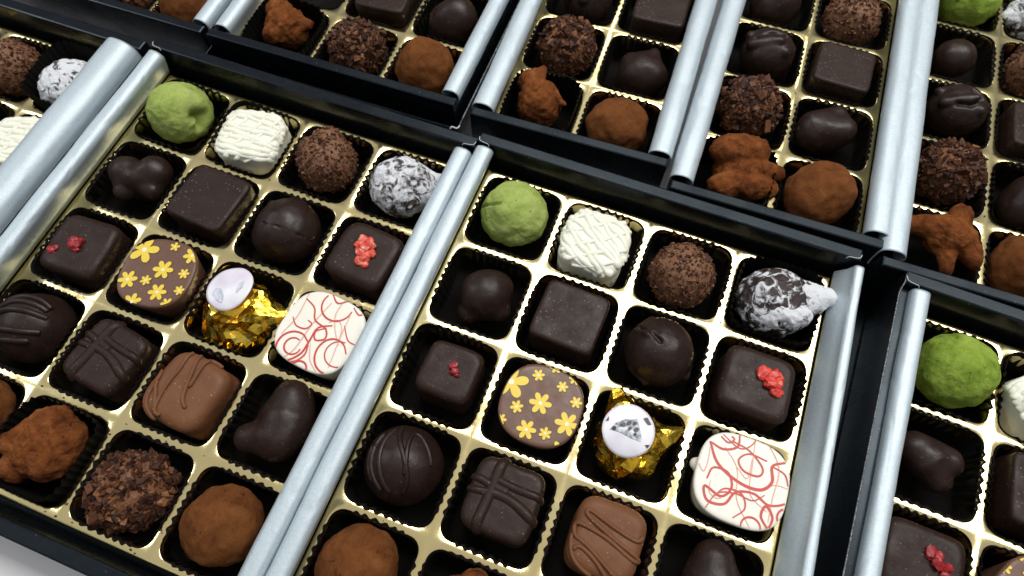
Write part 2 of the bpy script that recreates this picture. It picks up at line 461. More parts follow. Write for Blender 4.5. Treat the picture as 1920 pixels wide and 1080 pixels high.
BOXES = {  # centre x, y, turn, columns, lift, label
 'C': (0.0, 0.0, 0.0, 4, 0.0, 'large open chocolate box in the middle of the front row, tray gleaming white'),
 'B': (-152.72, -3.18, 0.0, 4, 0.0, 'large open chocolate box at the lower left, front edge over the white table'),
 'D': (164.7, -6.8, -2.0, 4, 2.0, 'open chocolate box cut off by the lower right edge, beside a dark gap'),
 'L': (-308.5, -6.7, 0.0, 4, 0.0, 'open chocolate box cut off by the left edge, with a wide silver flap'),
 'E': (-273.0, 195.0, 0.8, 3, 0.0, 'open chocolate box in the top left corner, only its front end showing'),
 'F': (-152.9, 196.9, 1.0, 3, 0.0, 'three column chocolate box at the top left, standing in its black lid'),
 'G': (-46.6, 198.0, 2.2, 2, 0.0, 'narrow two column chocolate box at the top centre with a bluish lit front edge'),
 'H': (41.0, 191.6, 1.3, 2, 0.0, 'narrow two column chocolate box at the top, right of centre'),
 'I': (123.2, 186.6, 1.1, 2, 0.0, 'narrow two column chocolate box in the top right corner with green truffle'),
}
WHERE = {'C': 'the middle front box', 'B': 'the large lower left box', 'D': 'the lower right box', 'L': 'the left edge box',
         'E': 'the top left corner box', 'F': 'the three column box', 'G': 'the narrow top centre box',
         'H': 'the narrow right box', 'I': 'the top right corner box'}
ROOT = {}
for bi, (key, (bx_, by_, deg, nc, lift, lab)) in enumerate(BOXES.items()):
    rz = math.radians(deg)
    root = empty('chocolate_box', (bx_, by_, lift - 17.0), rz); ROOT[key] = root
    tag(root, lab, 'chocolate box', 'black boxes of chocolates laid out in two rows')
    up = 17.0                                          # child z = world z + 17
    hx, hy = nc * P / 2, NR * P / 2
    xi, xo = hx + 1.35, hx + 6.3; yi, yo = (hy + 3.9, hy + 9.0) if nc == 4 else (hy + 1.2, hy + 5.6)
    def put(s, name, mat, par=root, smooth=False):
        s.V = [v + np.array([0, 0, up]) for v in s.V]; return s.build(name, mat, par, smooth)
    s = Soup(); s.box(-xo + 0.3, xo - 0.3, -yo + 0.3, yo - 0.3, -16.9, FLOOR - 0.8); put(s, 'base', M['board'])
    for sg, nm in ((1, 'back_wall'), (-1, 'front_wall')):
        s = Soup(); a, c = sorted((sg * yi, sg * yo)); s.box(-xo, xo, a, c, -16.8, ZT, 0.7); wall = put(s, nm, M['board'])
        if sg > 0 and key in 'BCDHG':
            for q in (-1, 1):
                fr = Soup()
                pts = [(q * (xo - 0.2), yi + 2.6, ZT + 0.1), (q * (xo - 0.9), yi + 0.9, ZT + 0.12), (q * (xo - 3.0), yi + 0.35, ZT + 0.1), (q * (xo - 4.6), yi + 0.2, ZT), (q * (xo - 5.3), yi - 0.2, ZT - 1.0)]
                tube(fr, spline(pts, 6), 0.15, 6); put(fr, 'worn_corner_edge', M['worn'], wall, True)
    for sg in (-1, 1):
        s = Soup(); wx = 4.6 if (key == 'C' and sg > 0) else 0.0; a, c = sorted((sg * xi + wx, sg * xo + wx * 0.35)); s.box(a, c, -yi + 0.05, yi - 0.05, -16.7, 8.3, 0.5); wall = put(s, 'side_wall', M['board'])
        big = key == 'L' and sg > 0
        ins = 3.0 if (key == 'D' and sg < 0) else 0.0
        if big: V, F = roll_shell(sg, hx, -yi + 1.5, yi - 1.0, 16, 9.5, 8.0, 40 + bi)
        else:
            rad = 3.75 if key in 'CB' else (4.2 if key in 'GHI' else 3.9)
            if ins: rad = 3.3
            if key in 'GHI': ins, rad = -1.4, 4.9
            fl_ = 0.0
            if key == 'C' and sg > 0: rad, ins, fl_ = 1.9, -2.4, 2.0
            V, F = roll_shell(sg, hx, -yi + 0.8 + 0.5 * (bi % 3), yi - 1.1 - 0.6 * ((bi + 1) % 3), 7, 9.6, rad, 40 + bi * 2 + sg, ins, fl_)
        V = np.array(V) + np.array([0, 0, up])
        mesh_obj('silver_lining', V, F, M['silver'], wall, True)
        if key == 'D' and sg < 0:
            fr = Soup(); ys = np.linspace(-yi, yi + 3.5, 60)
            tube(fr, [(-xo + 0.05, y, 8.6 + (3.2 if y > yi - 1 else 0)) for y in ys], 0.22, 6); put(fr, 'frayed_edge', M['fray'], wall, True)
    tr = bpy.data.objects.new('chocolate_tray', TRAY[nc]); COL.objects.link(tr)
    tr.location = Vector((bx_, by_, lift)) * MM; tr.rotation_euler = (0, 0, rz)
    tag(tr, 'shiny gold film tray with square cells inside ' + WHERE[key], 'tray', 'gold trays inside the boxes')

def lid(cx, cy, rz, x0, x1, y0, y1, z0, rim, label):
    root = empty('box_lid', (cx, cy, z0), rz); tag(root, label, 'box lid')
    s = Soup(); s.box(x0, x1, y0, y1, 0, 1.2); s.build('lid_panel', M['board'], root, False)
    if rim > 0:
        for a in ((x0 - 1, x0 - 0.05, y0 - 1, y1 + 1), (x1 + 0.05, x1 + 1, y0 - 1, y1 + 1), (x0, x1, y0 - 1, y0 - 0.05), (x0, x1, y1 + 0.05, y1 + 1)):
            s = Soup(); s.box(*a, 0, rim, 0.2); s.build('rim', M['board'], root, False)
        fr = Soup()
        tube(fr, spline([(x1 + 0.9, y0 + 1.5, rim + 0.2), (x1 + 0.3, y0 - 0.6, rim + 0.5), (x1 - 2.0, y0 - 0.5, rim + 0.4), (x1 - 2.6, y0 - 1.4, rim - 0.4)], 6), 0.35, 6)
        fr.build('frayed_corner', M['worn'], root, True)
        fr = Soup(); tube(fr, [(x1 + 0.5, y, rim + 0.05) for y in np.linspace(y0 + 1.5, y1, 50)], 0.30, 6); fr.build('frayed_edge', M['fray'], root, True)
    return root
lid(-152.9, 196.9, math.radians(1.0), -61.0, 61.0, -96.6, 96.6, -16.98, 19.5, 'black lid rim around the base of the three column box')
lid(164.7, -6.8, math.radians(-2.0), -87.0, 84.0, -98, 100, -16.95, 0, 'flat black lid added to darken the gap under the lower right box')  # added black panel, keeps the lit white table from showing in the gap

def cup_mesh(seed):
    rg = np.random.RandomState(seed); ns, ncn = 40, 9
    A, fl = rsq(1.0, 0.35, ns, ncn); n = len(A)
    waves = 7; ph = np.arange(n)
    base, _ = rsq(OPEN, 5.0, ns, ncn)
    ang = np.arctan2(base[:, 1], base[:, 0])
    nrm = base / np.linalg.norm(base, axis=1)[:, None]
    side_k = (ph % (ns + ncn)) / ns
    amp_ = 0.78 + 0.30 * np.sin(ang * 2 + rg.uniform(0, 6)) * np.cos(ang * 3 + rg.uniform(0, 6))
    wave = np.sin(np.clip(side_k, 0, 1) * waves * 2 * PI + rg.uniform(0, 6) + 1.1 * np.sin(ang * 5 + rg.uniform(0, 6))) * (0.35 + 0.65 * fl) * amp_
    lowf = sum(rg.normal() * 0.28 * np.cos(k * ang + rg.uniform(0, 6)) for k in (1, 2, 3))
    high = seed % 4 == 3; hgt = np.clip((0.9 if high else 0.12) + lowf, -0.4, 2.4 if high else 1.1)
    jag = rg.normal(size=n) * 0.04
    V = []; zs = [0.0, 0.2, 0.45, 0.7, 0.9, 1.0, 1.1, 1.2]
    rimz = np.maximum(hgt, 0.24) + np.abs(jag)
    for u in zs:
        if u <= 1.0:
            z = FLOOR + 0.4 + (0.14 - FLOOR - 0.4) * u
            off = -1.7 * (1 - u) + (0.55 * wave) * (0.3 + 0.7 * u) - 0.62; z = np.full(n, z)
        else:
            t_ = (u - 1.0) / 0.2
            z = 0.14 + (rimz + 0.04 - 0.14) * t_
            off = (1 - t_) * (0.55 * wave - 0.62) + t_ * (np.where(fl > 0, 0.30 * np.minimum(fl * 1.5, 1) + 0.62 * wave, 0) - 0.30 * (1 - fl) + 0.18 * np.maximum(rimz - 0.3, 0))
        q = base + nrm * off[:, None]
        V += [(x, y, zz) for (x, y), zz in zip(q, z)]
    F = []
    for r in range(len(zs) - 1):
        for k in range(n):
            a = r * n + k; b_ = r * n + (k + 1) % n; F.append((a, b_, b_ + n, a + n))
    F.append(tuple(range(n - 1, -1, -1)))
    V = np.array(V) - np.array([0, 0, FLOOR + 0.3])
    ob = mesh_obj('paper_cup', V, F, M['cup']); me = ob.data; bpy.data.objects.remove(ob)
    return me
def wide_cup_mesh(seed):
    """a cup that has opened out and stands above the tray"""
    rg = np.random.RandomState(seed); n = 240
    a = np.arange(n) * 2 * PI / n
    wave = np.abs(((a * 40 / (2 * PI)) % 1) - 0.5) * 4 - 1
    V = []
    for u in np.linspace(0, 1, 8):
        q = 14.3 + 1.3 * u + 0.5 * wave * (0.3 + 0.7 * u)
        sq = (np.abs(np.cos(a)) ** 5 + np.abs(np.sin(a)) ** 5) ** (-0.2)
        hh = 17.4 + 1.2 * np.cos(a - 1.0 + seed) + 0.25 * rg.normal(size=n) * (u > 0.9)
        for k in range(n):
            V.append((q[k] * sq[k] * math.cos(a[k]) * 0.97, q[k] * sq[k] * math.sin(a[k]) * 0.97, 0.1 + hh[k] * u))
    F = []
    for r in range(7):
        for k in range(n):
            i0 = r * n + k; i1 = r * n + (k + 1) % n; F.append((i0, i1, i1 + n, i0 + n))
    F.append(tuple(range(n - 1, -1, -1)))
    ob = mesh_obj('paper_cup', V, F, M['cup']); me = ob.data; bpy.data.objects.remove(ob); return me
CUPS = [cup_mesh(100 + k) for k in range(8)]
WIDE = [wide_cup_mesh(k) for k in range(3)]

# ------------------------------------------------------------------ chocolates
def finish(name, V, F, mat, parent=None, z=0.0, smooth=True):
    V = np.array(V, float); V[:, 2] -= z; return mesh_obj(name, V, F, mat, parent, smooth)
def chips(surf, K, size, seed, spread=0.3, flat=0.6):
    """K small angular fragments lying on the points of a surface"""
    rg = np.random.RandomState(seed); V0 = np.array([(x, y, z) for x in (-1, 1) for y in (-1, 1) for z in (-1, 1)], float)
    F0 = [(0, 1, 3, 2), (4, 6, 7, 5), (0, 4, 5, 1), (2, 3, 7, 6), (0, 2, 6, 4), (1, 5, 7, 3)]
    idx = rg.choice(len(surf), K); Vs = []; Fs = []
    for q, i in enumerate(idx):
        p = surf[i]; n_ = p / np.linalg.norm(p)
        R_ = np.linalg.qr(rg.normal(size=(3, 3)))[0]
        sz = size * np.exp(rg.normal() * 0.35) * np.array([1.0, rg.uniform(0.5, 0.9), rg.uniform(flat * 0.5, flat)])
        v = (V0 * rg.uniform(0.35, 1.05, size=(8, 1)) * sz) @ R_.T + p + n_ * rg.normal() * spread
        Vs.append(v); Fs += [tuple(a + 8 * q for a in f) for f in F0]
    return np.concatenate(Vs), Fs
def crack_carve(pts, width, depth):
    pts = np.asarray(pts, float); pts = pts / np.linalg.norm(pts, axis=1)[:, None] * 12.0
    def f(Q):
        D = np.full(len(Q), 99.0)
        for a, b_ in zip(pts[:-1], pts[1:]):
            h = np.clip(((Q - a) @ (b_ - a)) / ((b_ - a) @ (b_ - a)), 0, 1)
            D = np.minimum(D, np.linalg.norm(Q - a - h[:, None] * (b_ - a), axis=1))
        return -depth * np.exp(-(D / width) ** 2)
    return f
def berry(parent, spots, mat, seed, z):
    """clusters of dried fruit fragments as one part each"""
    rg = np.random.RandomState(seed)
    D, F = ico(2); s = Soup()
    for (x, y, r, h) in spots:
        x, y = 0.934 * x - 0.357 * y, 0.357 * x + 0.934 * y
        q = D * np.array([r, r * rg.uniform(0.7, 1.0), r * 0.62]) * (1 + 0.55 * pn(D * r, 1.1, rg.randint(99)) + 0.25 * pn(D * r, 2.6, rg.randint(99)))[:, None]
        a = rg.uniform(0, 6); c, s_ = math.cos(a), math.sin(a)
        q = np.column_stack([q[:, 0] * c - q[:, 1] * s_, q[:, 0] * s_ + q[:, 1] * c, q[:, 2]])
        s.add(q + np.array([x, y, z + h]), F)
    return s.build('dried_berry', mat, parent, False)

def make(kind, seed, opt):
    """returns the thing, built with its base at z = 0"""
    rg = np.random.RandomState(seed * 7 + 3)
    if kind == 'matcha':
        f = smin([d_ell((0, 0, 0), (12.6, 12.2, 11.8)), d_ell((rg.uniform(-1.6, 1.6), rg.uniform(-1.6, 1.6), 1), (11, 11, 11.4))], 3)
        cv = crack_carve([(-12, 2.5, 1), (-10.5, 1.2, 5.0), (-7.5, -0.8, 8.6), (-5.0, -1.6, 10.8)], 0.42, 1.7) if opt == 'crack' else (crack_carve([(8, -8, 5), (11, -7, 2), (9, -10, 0)], 2.4, 5.5) if opt == 'bitten' else None)
        V, F = grow(f, 6, 1.2, 0.13, seed, 0.30, 0.5, cv)
        return finish('matcha_truffle', V, F, M['matcha_rich' if opt == 'rich' else 'matcha'], None, -12.3)
    if kind == 'cocoa':
        f = smin([d_ell((0, 0, -0.5), (13.0, 12.7, 12.2)), d_ell((rg.uniform(-3, 3), rg.uniform(-2, 3), 1.5), (11.2, 11.0, 11.3))], 2)
        V, F = grow(f, 5, 1.5, 0.12, seed, 0.45, 0.38)
        return finish('cocoa_truffle', V, F, M['cocoa'], None, -12.6)
    if kind == 'browncrumb':
        fs = [d_sphere((0, 0, 0), 11.6)]
        if opt == 'lump': fs += [d_sphere((1.0, 8.0, 5.0), 5.0), d_sphere((-7, 5, 2), 4.5)]
        V, F = grow(smin(fs, 2.0), 5, 0.8, 0.16, seed, 0.6, 0.7)
        cv, cf = chips(V, 1500, 0.55, seed, 0.25, 0.9)
        n0 = len(V); V = np.vstack([V, cv]); F = list(F) + [tuple(i + n0 for i in q) for q in cf]
        o_ = finish('crumb_truffle', V, F, M['fine_crumb'], None, -12.0)
        o_.data.polygons.foreach_set('use_smooth', np.array([k < len(F) - len(cf) for k in range(len(F))])); return o_
    if kind == 'crumb':
        fs = [d_ell((0, 0, 0), (11.9, 11.9, 11.4))]
        if opt == 'leg': fs.append(d_sphere((-4, -4, -3), 9.5))
        V, F = grow(smin(fs, 3), 4, 1.0, 0.15, seed, 0.6, 0.5)
        cv, cf = chips(V, 1300, 1.12, seed, 0.45, 0.75)
        n0 = len(V); V = np.vstack([V, cv]); F = list(F) + [tuple(i + n0 for i in q) for q in cf]
        o_ = finish('coarse_crumb_truffle', V, F, M['crumb'], None, -12.2, False); return o_
    if kind == 'rocky':
        lob = {'hut': [d_ell((0, 0, -1), (12.5, 11.5, 10.5)), d_caps((1, 6, 4), (-8, 0, 4), 6.0, 5.0), d_sphere((8, 2, 2), 6.0), d_sphere((3, -6, 2), 6.5), d_sphere((-8, -7, 0), 5.5), d_sphere((3, 8, 3), 5.5)],
               'knob': [d_ell((0, -1, 0), (9.5, 10.5, 11)), d_sphere((-4, 8, 4), 5), d_caps((-3, 9, 6), (2, 11.5, 7), 3.2, 2.0), d_caps((5, -2, 3), (10.5, -4, 3), 4, 1.2)],
               'sprawl': [d_ell((0, -1, -2), (11, 10, 9)), d_ell((-1.5, 6.5, 5), (11.5, 6.8, 6.5)), d_sphere((6, 5, 5), 6.0), d_caps((5, -1, 3), (14.5, -3.5, 2), 4.6, 3.0), d_ell((-6, -8, 1), (9.5, 5.5, 6)), d_ell((5, -10, 1), (8.5, 5.0, 6))],
               'legs': [d_ell((1, 1, 1), (8.5, 7.5, 8)), d_caps((3, 3, 3), (7, 9.0, 4), 5.2, 4.6), d_caps((-1, 4, 3), (-13, 7.5, 1), 5.4, 3.6), d_caps((0, -1, 2), (-2.5, -12, 0), 4.4, 2.6), d_caps((6, 0, 2), (9.0, -8.5, 0), 5.0, 3.6)],
               'star': [d_ell((0, 0, 0), (9.5, 9.5, 10)), d_sphere((-8, 2, 3), 4.5), d_sphere((5, 5, 3), 6.5), d_caps((0, -4, 2), (3, -9.5, 2), 4, 3)]}[opt]
        V, F = grow(smin(lob, 1.2), 6, 1.1, 0.20, seed, 0.7, 0.42)
        return finish('rocky_cocoa_cluster', V, F, M['cocoa_rocky'], None, -12.2)
    if kind == 'powder':
        fs = [d_ell((0, 0, 0), (11.8, 11.6, 11.4))]; a = 0.0
        if opt == 'tail': fs += [d_caps((4, 0, 2), (15.6, 0.6, 3.2), 7, 3.4)]
        else: fs += [d_sphere((8.5, -2.0, 0), 6.0), d_caps((5, 3, 0), (13.5, 2.5, 0), 4, 3)]
        V, F = grow(smin(fs, 2.5), 6, 1.1, 0.16, seed, 0.55, 0.5)
        if opt != 'tail':
            return finish('sugar_dusted_truffle', V, F, M['sugar_thick' if opt == 'thick' else 'sugar'], None, -12.0)
        root = empty('sugar_dusted_truffle', (0, 0, 0))
        finish('dark_chocolate_body', V, F, M['sugar_half'], root, -12.0)
        Dv, Fv = ico(5); R0 = star(smin(fs, 2.5), Dv); Q = Dv * R0[:, None]
        V2 = V * 1.0
        f2 = smin([d_caps((9.0, 0.2, 2.4), (15.9, 0.5, 3.2), 6.6, 3.4)], 1)
        c0 = np.array([11.5, 0.4, 2.8]); g2 = lambda X: f2(X + c0)
        D2, F2 = ico(5); R2 = star(g2, D2); Q2 = D2 * (R2 + 0.25 + 0.5 * fbm(D2 * R2[:, None], 0.3, 5, 3))[:, None] + c0
        finish('sugar_dust_tail', Q2, F2, M['sugar_full'], root, -12.0)
        c1 = np.array([1.5, -6.0, 4.2]); g3 = lambda X: d_ell((0, 0, 0), (8.4, 4.6, 5.6))(X)
        R3 = star(g3, D2); finish('sugar_dust_patch', D2 * (R3 + 0.2 + 1.3 * fbm(D2 * R3[:, None], 0.28, 8, 3))[:, None] + c1, F2, M['sugar_full'], root, -12.0)
        return root
    if kind == 'nut':
        lob = {'two': [d_sphere((-4.8, 2.6, 0.5), 6.4), d_sphere((5.0, 2.6, 0.5), 6.4), d_ell((0, -0.5, -2), (7, 6.0, 8.5)), d_caps((-5, 0, -1), (-5.2, -4.5, -1), 5.2, 3.8), d_caps((5, 0, -1), (5.0, -4.2, -1), 5.4, 4.0)],
               'cap': [d_sphere((0.5, 1.5, 0.5), 8.3), d_sphere((3.8, 3.2, 0), 6.6), d_caps((-2, -2, -1), (-5, -4.2, -2), 6, 4), d_caps((3, -2, -1), (5.5, -3.8, -2), 5, 4)],
               'curl': [d_caps((4.2, 6.5, 0), (3.5, 1, 1), 6.0, 6.4), d_caps((2.5, -4.2, 1), (-7.0, -4.0, -1), 5.8, 4.2), d_ell((3, 0, -2), (8.5, 8.5, 8)), d_sphere((1.0, -6.0, 0), 5.0)],
               'point': [d_ell((0, 0, -2), (9.5, 8.5, 9)), d_caps((3, 3, 1), (5.5, 6.5, 2.5), 4.2, 2.4), d_caps((-1, 2, 1), (-4, 4.5, 1), 5, 3), d_ell((1.5, -3, -1), (8.5, 6.5, 8))],
               'wave': [d_ell((-1, 0, -2), (11, 7.5, 8)), d_caps((-6, 3, 1), (4, 5, 1.5), 4, 4.2), d_caps((-1, -1, 2), (5, -1.5, 2), 4, 4.5)],
               'egg': [d_ell((0, 0, -1), (8.5, 7.5, 8))],
               'heart': [d_caps((-4, 4, 0), (6, 0, 0), 6.4, 5.4), d_caps((-1, 0, 0), (2.0, -6, -1), 6.8, 4.6)],
               'dome': [d_ell((0, 0, -2), (10.5, 9, 9)), d_sphere((2, 1, 2), 7)]}[opt]
        V, F = grow(smin(lob, {'two': 1.6, 'curl': 2.4, 'cap': 2.0, 'heart': 1.6}.get(opt, 2.8)), 5, 0.5, 0.13, seed, 0.05, 0.6)
        return finish('dark_nut_cluster', V, F, M['dark_plain'], None, -11.0)
    if kind == 'crack':
        cvs = {'split': crack_carve([(-12, 0, 4), (-6, -3.2, 10.4), (0, -5.0, 11.0), (7, -6.5, 7.2), (10.5, -7, 2)], 0.3, 0.9),
               'flap': crack_carve([(-8, 7, 7), (-4.5, 3.5, 10.5), (-1.8, -0.3, 12)], 0.7, 1.2),
               'crumple': crack_carve([(-8, 2, 8), (-1, 3.5, 12), (6, 1.0, 9)], 0.8, 1.6),
               'swirl': crack_carve([(-6, -4, 9), (0, -6, 10), (6, -2, 9.5), (3, 3, 11.5)], 1.2, 1.6)}[opt]
        fs = [d_ell((0, 0, 0), (12.7, 12.7, 12.4))]
        if opt == 'flap': fs = [d_ell((0, 0, 0), (12.4, 12.8, 12.4)), d_caps((-6, 8, 5), (-2.5, 11.0, 5), 1.4, 1.0), d_caps((-9, 6.5, 5.5), (-5, 3.2, 10), 0.8, 2.2), d_caps((-10, -6, 0), (-6, -11.5, 0), 1.2, 1.2), d_caps((11, -5, -1), (9, -9, -1), 1.0, 1.6)]
        if opt == 'split': fs = [d_ell((0, 0, 0), (12.6, 12.6, 12.3)), d_ell((-1, -4, 0), (12.5, 9.5, 11.4)), d_caps((-10, 6, 1), (-6.5, 9, 4), 1.3, 1.8), d_caps((2, 10, 5), (4, 11, 4), 1.6, 1.2)]
        if opt in ('crumple', 'swirl'): fs = [d_ell((0, 0, -1), (12, 11.5, 11)), d_caps((-8, 6, 4), (7, 7, 3), 2.2, 1.8), d_caps((-9, -1, 6), (2, -2, 9), 2.4, 2.2), d_caps((4, -6, 6), (10, -1, 3), 2.6, 1.6)]
        V, F = grow(smin(fs, 0.9), 6, 0.5, 0.12, seed, 0.06, 0.5, cvs)
        return finish('dark_truffle', V, F, M['dark_plain'], None, -12.4)
    if kind == 'square':
        f = d_block(11.4, 11.2, 9.2, 1.25, 9.0)
        V, F = grow(f, 6, 0.22, 0.10, seed, 0.04, 0.5)
        return finish('dark_chocolate_square', V, F, M['dark'], None, -9.1)
    if kind == 'rasp':
        f = d_block(10.9, 10.7, 8.9, 2.6, 5.5)
        root = empty('berry_topped_square', (0, 0, 0))
        V, F = grow(f, 6, 0.45, 0.10, seed, 0.06, 0.5); finish('dark_chocolate_body', V, F, M['dark'], root, -8.9)
        sets = {'tiny': ([(1.6, 1.4, 1.9, 0.3), (2.0, -0.6, 1.8, 0.4), (2.8, -2.0, 1.3, 0.2)], 'berry_deep'),
                'big': ([(2.0, 2.6, 2.5, 0.5), (4.6, 1.8, 2.2, 0.5), (6.4, 1.2, 1.9, 0.3), (3.6, -0.6, 2.5, 0.9), (5.4, -1.2, 2.0, 0.6), (4.4, -3.2, 2.1, 0.4), (5.6, -3.6, 1.5, 0.3)], 'berry_bright'),
                'cluster': ([(-0.6, 4.6, 2.0, 0.4), (1.6, 4.2, 1.7, 0.4), (-1.6, 2.6, 1.9, 0.6), (2.0, 2.2, 2.0, 0.9), (0.2, 1.4, 2.0, 1.2), (-0.8, -0.4, 2.2, 0.9), (2.4, -0.6, 2.0, 0.6), (0.8, -2.2, 2.2, 0.7), (-1.0, -3.2, 1.8, 0.3), (1.0, -4.4, 1.7, 0.2)], 'berry_pale'),
                'pair': ([(-8.4, -1.6, 1.7, 0.2), (-7.2, -1.0, 1.3, 0.3), (-1.6, 1.0, 2.0, 0.4), (0.8, 0.9, 1.5, 0.3), (-0.4, -0.8, 2.0, 0.5), (0.2, -2.4, 1.3, 0.2)], 'berry_deep'),
                'edge': ([(2.2, 3.0, 2.0, 0.5), (4.0, 2.2, 1.6, 0.4), (3.2, 0.4, 2.1, 0.6), (5.2, -0.6, 1.8, 0.4), (4.6, -2.6, 1.6, 0.3)], 'berry_deep')}
        sp, mt = sets[opt]
        if opt == 'pair':
            berry(root, sp[:2], M[mt], seed + 1, 17.9 - 0.3); berry(root, sp[2:], M[mt], seed, 17.9)
        else: berry(root, sp, M[mt], seed, 17.9)
        return root
    if kind == 'white':
        f = d_block(11.2, 11.0, 8.8, 3.0, 4.5); root = empty('white_chocolate_square', (0, 0, 0))
        V, F = grow(f, 5, 0.6, 0.15, seed, 0.1, 0.4); finish('white_chocolate_body', V, F, M['white'], root, -8.8)
        s = Soup(); a0 = 0.55 if opt == 'steep' else 0.95 + 0.3 * rg.rand()
        for fam, (ang, cnt, r0, lift_) in enumerate(((a0 + PI / 2 + 0.42, 10, 1.12, -0.45), (a0 + 0.05, 5, 0.60, 0.1))):
            for q in range(cnt):
                an = ang + rg.normal() * 0.05; c, sn = math.cos(an), math.sin(an)
                o_ = (q - (cnt - 1) / 2) * 22.0 / cnt + rg.normal() * 0.5
                e0, e1_ = (13.6 + rg.uniform(0, 4.5), 13.2 + rg.uniform(0, 2.5)) if fam == 0 else (12.6 + rg.uniform(0, 1.2), 12.6 + rg.uniform(0, 1.6))
                tt = np.linspace(-e0, e1_, 36); wob = 0.35 * np.sin(tt * 0.33 + q * 1.9) + 0.15 * np.sin(tt * 0.9 + q)
                xy = np.column_stack([c * tt - sn * (o_ + wob), sn * tt + c * (o_ + wob)])
                pts = on_top(f, xy, 8.0, lift_); r = r0 + 0.18 * rg.rand() + 0.16 * np.sin(tt * 0.7 + q * 2.1)
                r[:5] *= 1.35; r[-4:] *= 1.25
                tube(s, pts + np.array([0, 0, 8.8]), r, 8)
        s.build('drizzle', M['white'], root, True); return root
    if kind in ('flower', 'swirl'):
        a, n_ = (14.3, 2.5) if kind == 'flower' else (15.2, 2.9)
        hz = 9.4; f = d_block(a, a * (1.0 if kind == 'flower' else 0.97), hz, 0.9, n_, 0.0, 0.20)
        root = empty('flower_print_chocolate' if kind == 'flower' else 'red_swirl_chocolate', (0, 0, 0))
        fs = [f]
        if kind == 'swirl' and opt == 'C': fs.append(d_sphere((-14.4, 1.0, 4.5), 2.2))
        V, F = grow(smin(fs, 0.5), 6, 0.12, 0.1, seed, 0.03, 0.5)
        finish('milk_chocolate_body' if kind == 'flower' else 'white_chocolate_body', V, F, M['milk_flat' if kind == 'flower' else 'white_flat'], root, -hz)
        lim = a * 0.955
        def clip(xy):
            q = ((np.abs(xy[:, 0]) / lim) ** n_ + (np.abs(xy[:, 1]) / lim) ** n_) ** (1 / n_)
            return xy / np.maximum(q, 1)[:, None]
        def inside(xy): return (((np.abs(xy[:, 0]) / lim) ** n_ + (np.abs(xy[:, 1]) / lim) ** n_) < 1)
        Z = 2 * hz + 0.16
        if kind == 'flower':
            fl = FLOWERS[opt]; yel = Soup(); pip = Soup()
            for (x, y, R_, np_, ph) in fl:
                R_ *= 0.90
                for lvl, (grow_, zz, mi) in enumerate(((0.16, 0.0, 1), (0.0, 0.05, 0))):
                    for k in range(np_):
                        an = ph + k * 2 * PI / np_; tq = np.arange(22) * 2 * PI / 22
                        L_, W_ = R_ * 0.5 + grow_, R_ * 0.24 * (6 / np_) ** 0.6 + grow_
                        px = R_ * 0.52 + L_ * np.cos(tq); py = W_ * np.sin(tq) * (1 + 0.28 * np.cos(tq))
                        xy = np.column_stack([x + px * math.cos(an) - py * math.sin(an), y + px * math.sin(an) + py * math.cos(an)])
                        if not inside(xy).any(): continue
                        xy = clip(xy); cx, cy = xy.mean(0); z_ = Z + zz + k * 0.0006
                        yel.add(np.vstack([np.column_stack([xy, np.full(22, z_)]), [[cx, cy, z_]]]), [(q, (q + 1) % 22, 22) for q in range(22)], mi)
                if inside(np.array([[x, y]]))[0]:
                    tq = np.arange(18) * 2 * PI / 18; r0 = R_ * 0.17
                    xy = np.column_stack([x + r0 * np.cos(tq), y + r0 * np.sin(tq)])
                    pip.add(np.column_stack([xy, np.full(18, Z + 0.075)]), [tuple(range(18))])
            yel.build('printed_flowers', None, root, False, [M['yellow'], M['yellow_rim']])
            pip.build('flower_centres', M['pip'], root, False)
        else:
            rr = Soup(); pk = Soup()
            def stroke(S, xy, wd, zz):
                xy = np.asarray(xy, float); keep = inside(xy); T = np.gradient(xy, axis=0); T /= np.linalg.norm(T, axis=1)[:, None] + 1e-9
                Nn = np.column_stack([-T[:, 1], T[:, 0]]); N_ = len(xy)
                wv = wd * (0.55 + 0.45 * np.sin(np.linspace(0.25, PI - 0.25, N_)))
                A_ = xy + Nn * wv[:, None] / 2; B_ = xy - Nn * wv[:, None] / 2
                zc = Z + zz + np.arange(N_) * 0.00008
                V_ = np.vstack([np.column_stack([A_, zc]), np.column_stack([B_, zc])])
                S.add(V_, [(k, N_ + k, N_ + k + 1, k + 1) for k in range(N_ - 1) if keep[k] and keep[k + 1]])
            RT = np.array([[math.cos(0.365), -math.sin(0.365)], [math.sin(0.365), math.cos(0.365)]])
            for k, (pts, wd, faint) in enumerate(SWIRLS[opt]):
                stroke(pk if faint else rr, 1.2 * spline(pts, 14) @ RT.T, wd * 1.05, (0.0 if faint else 0.05) + k * 0.003)
            rr.build('red_line_print', M['red'], root, False); pk.build('faint_line_print', M['pink'], root, False)
        return root
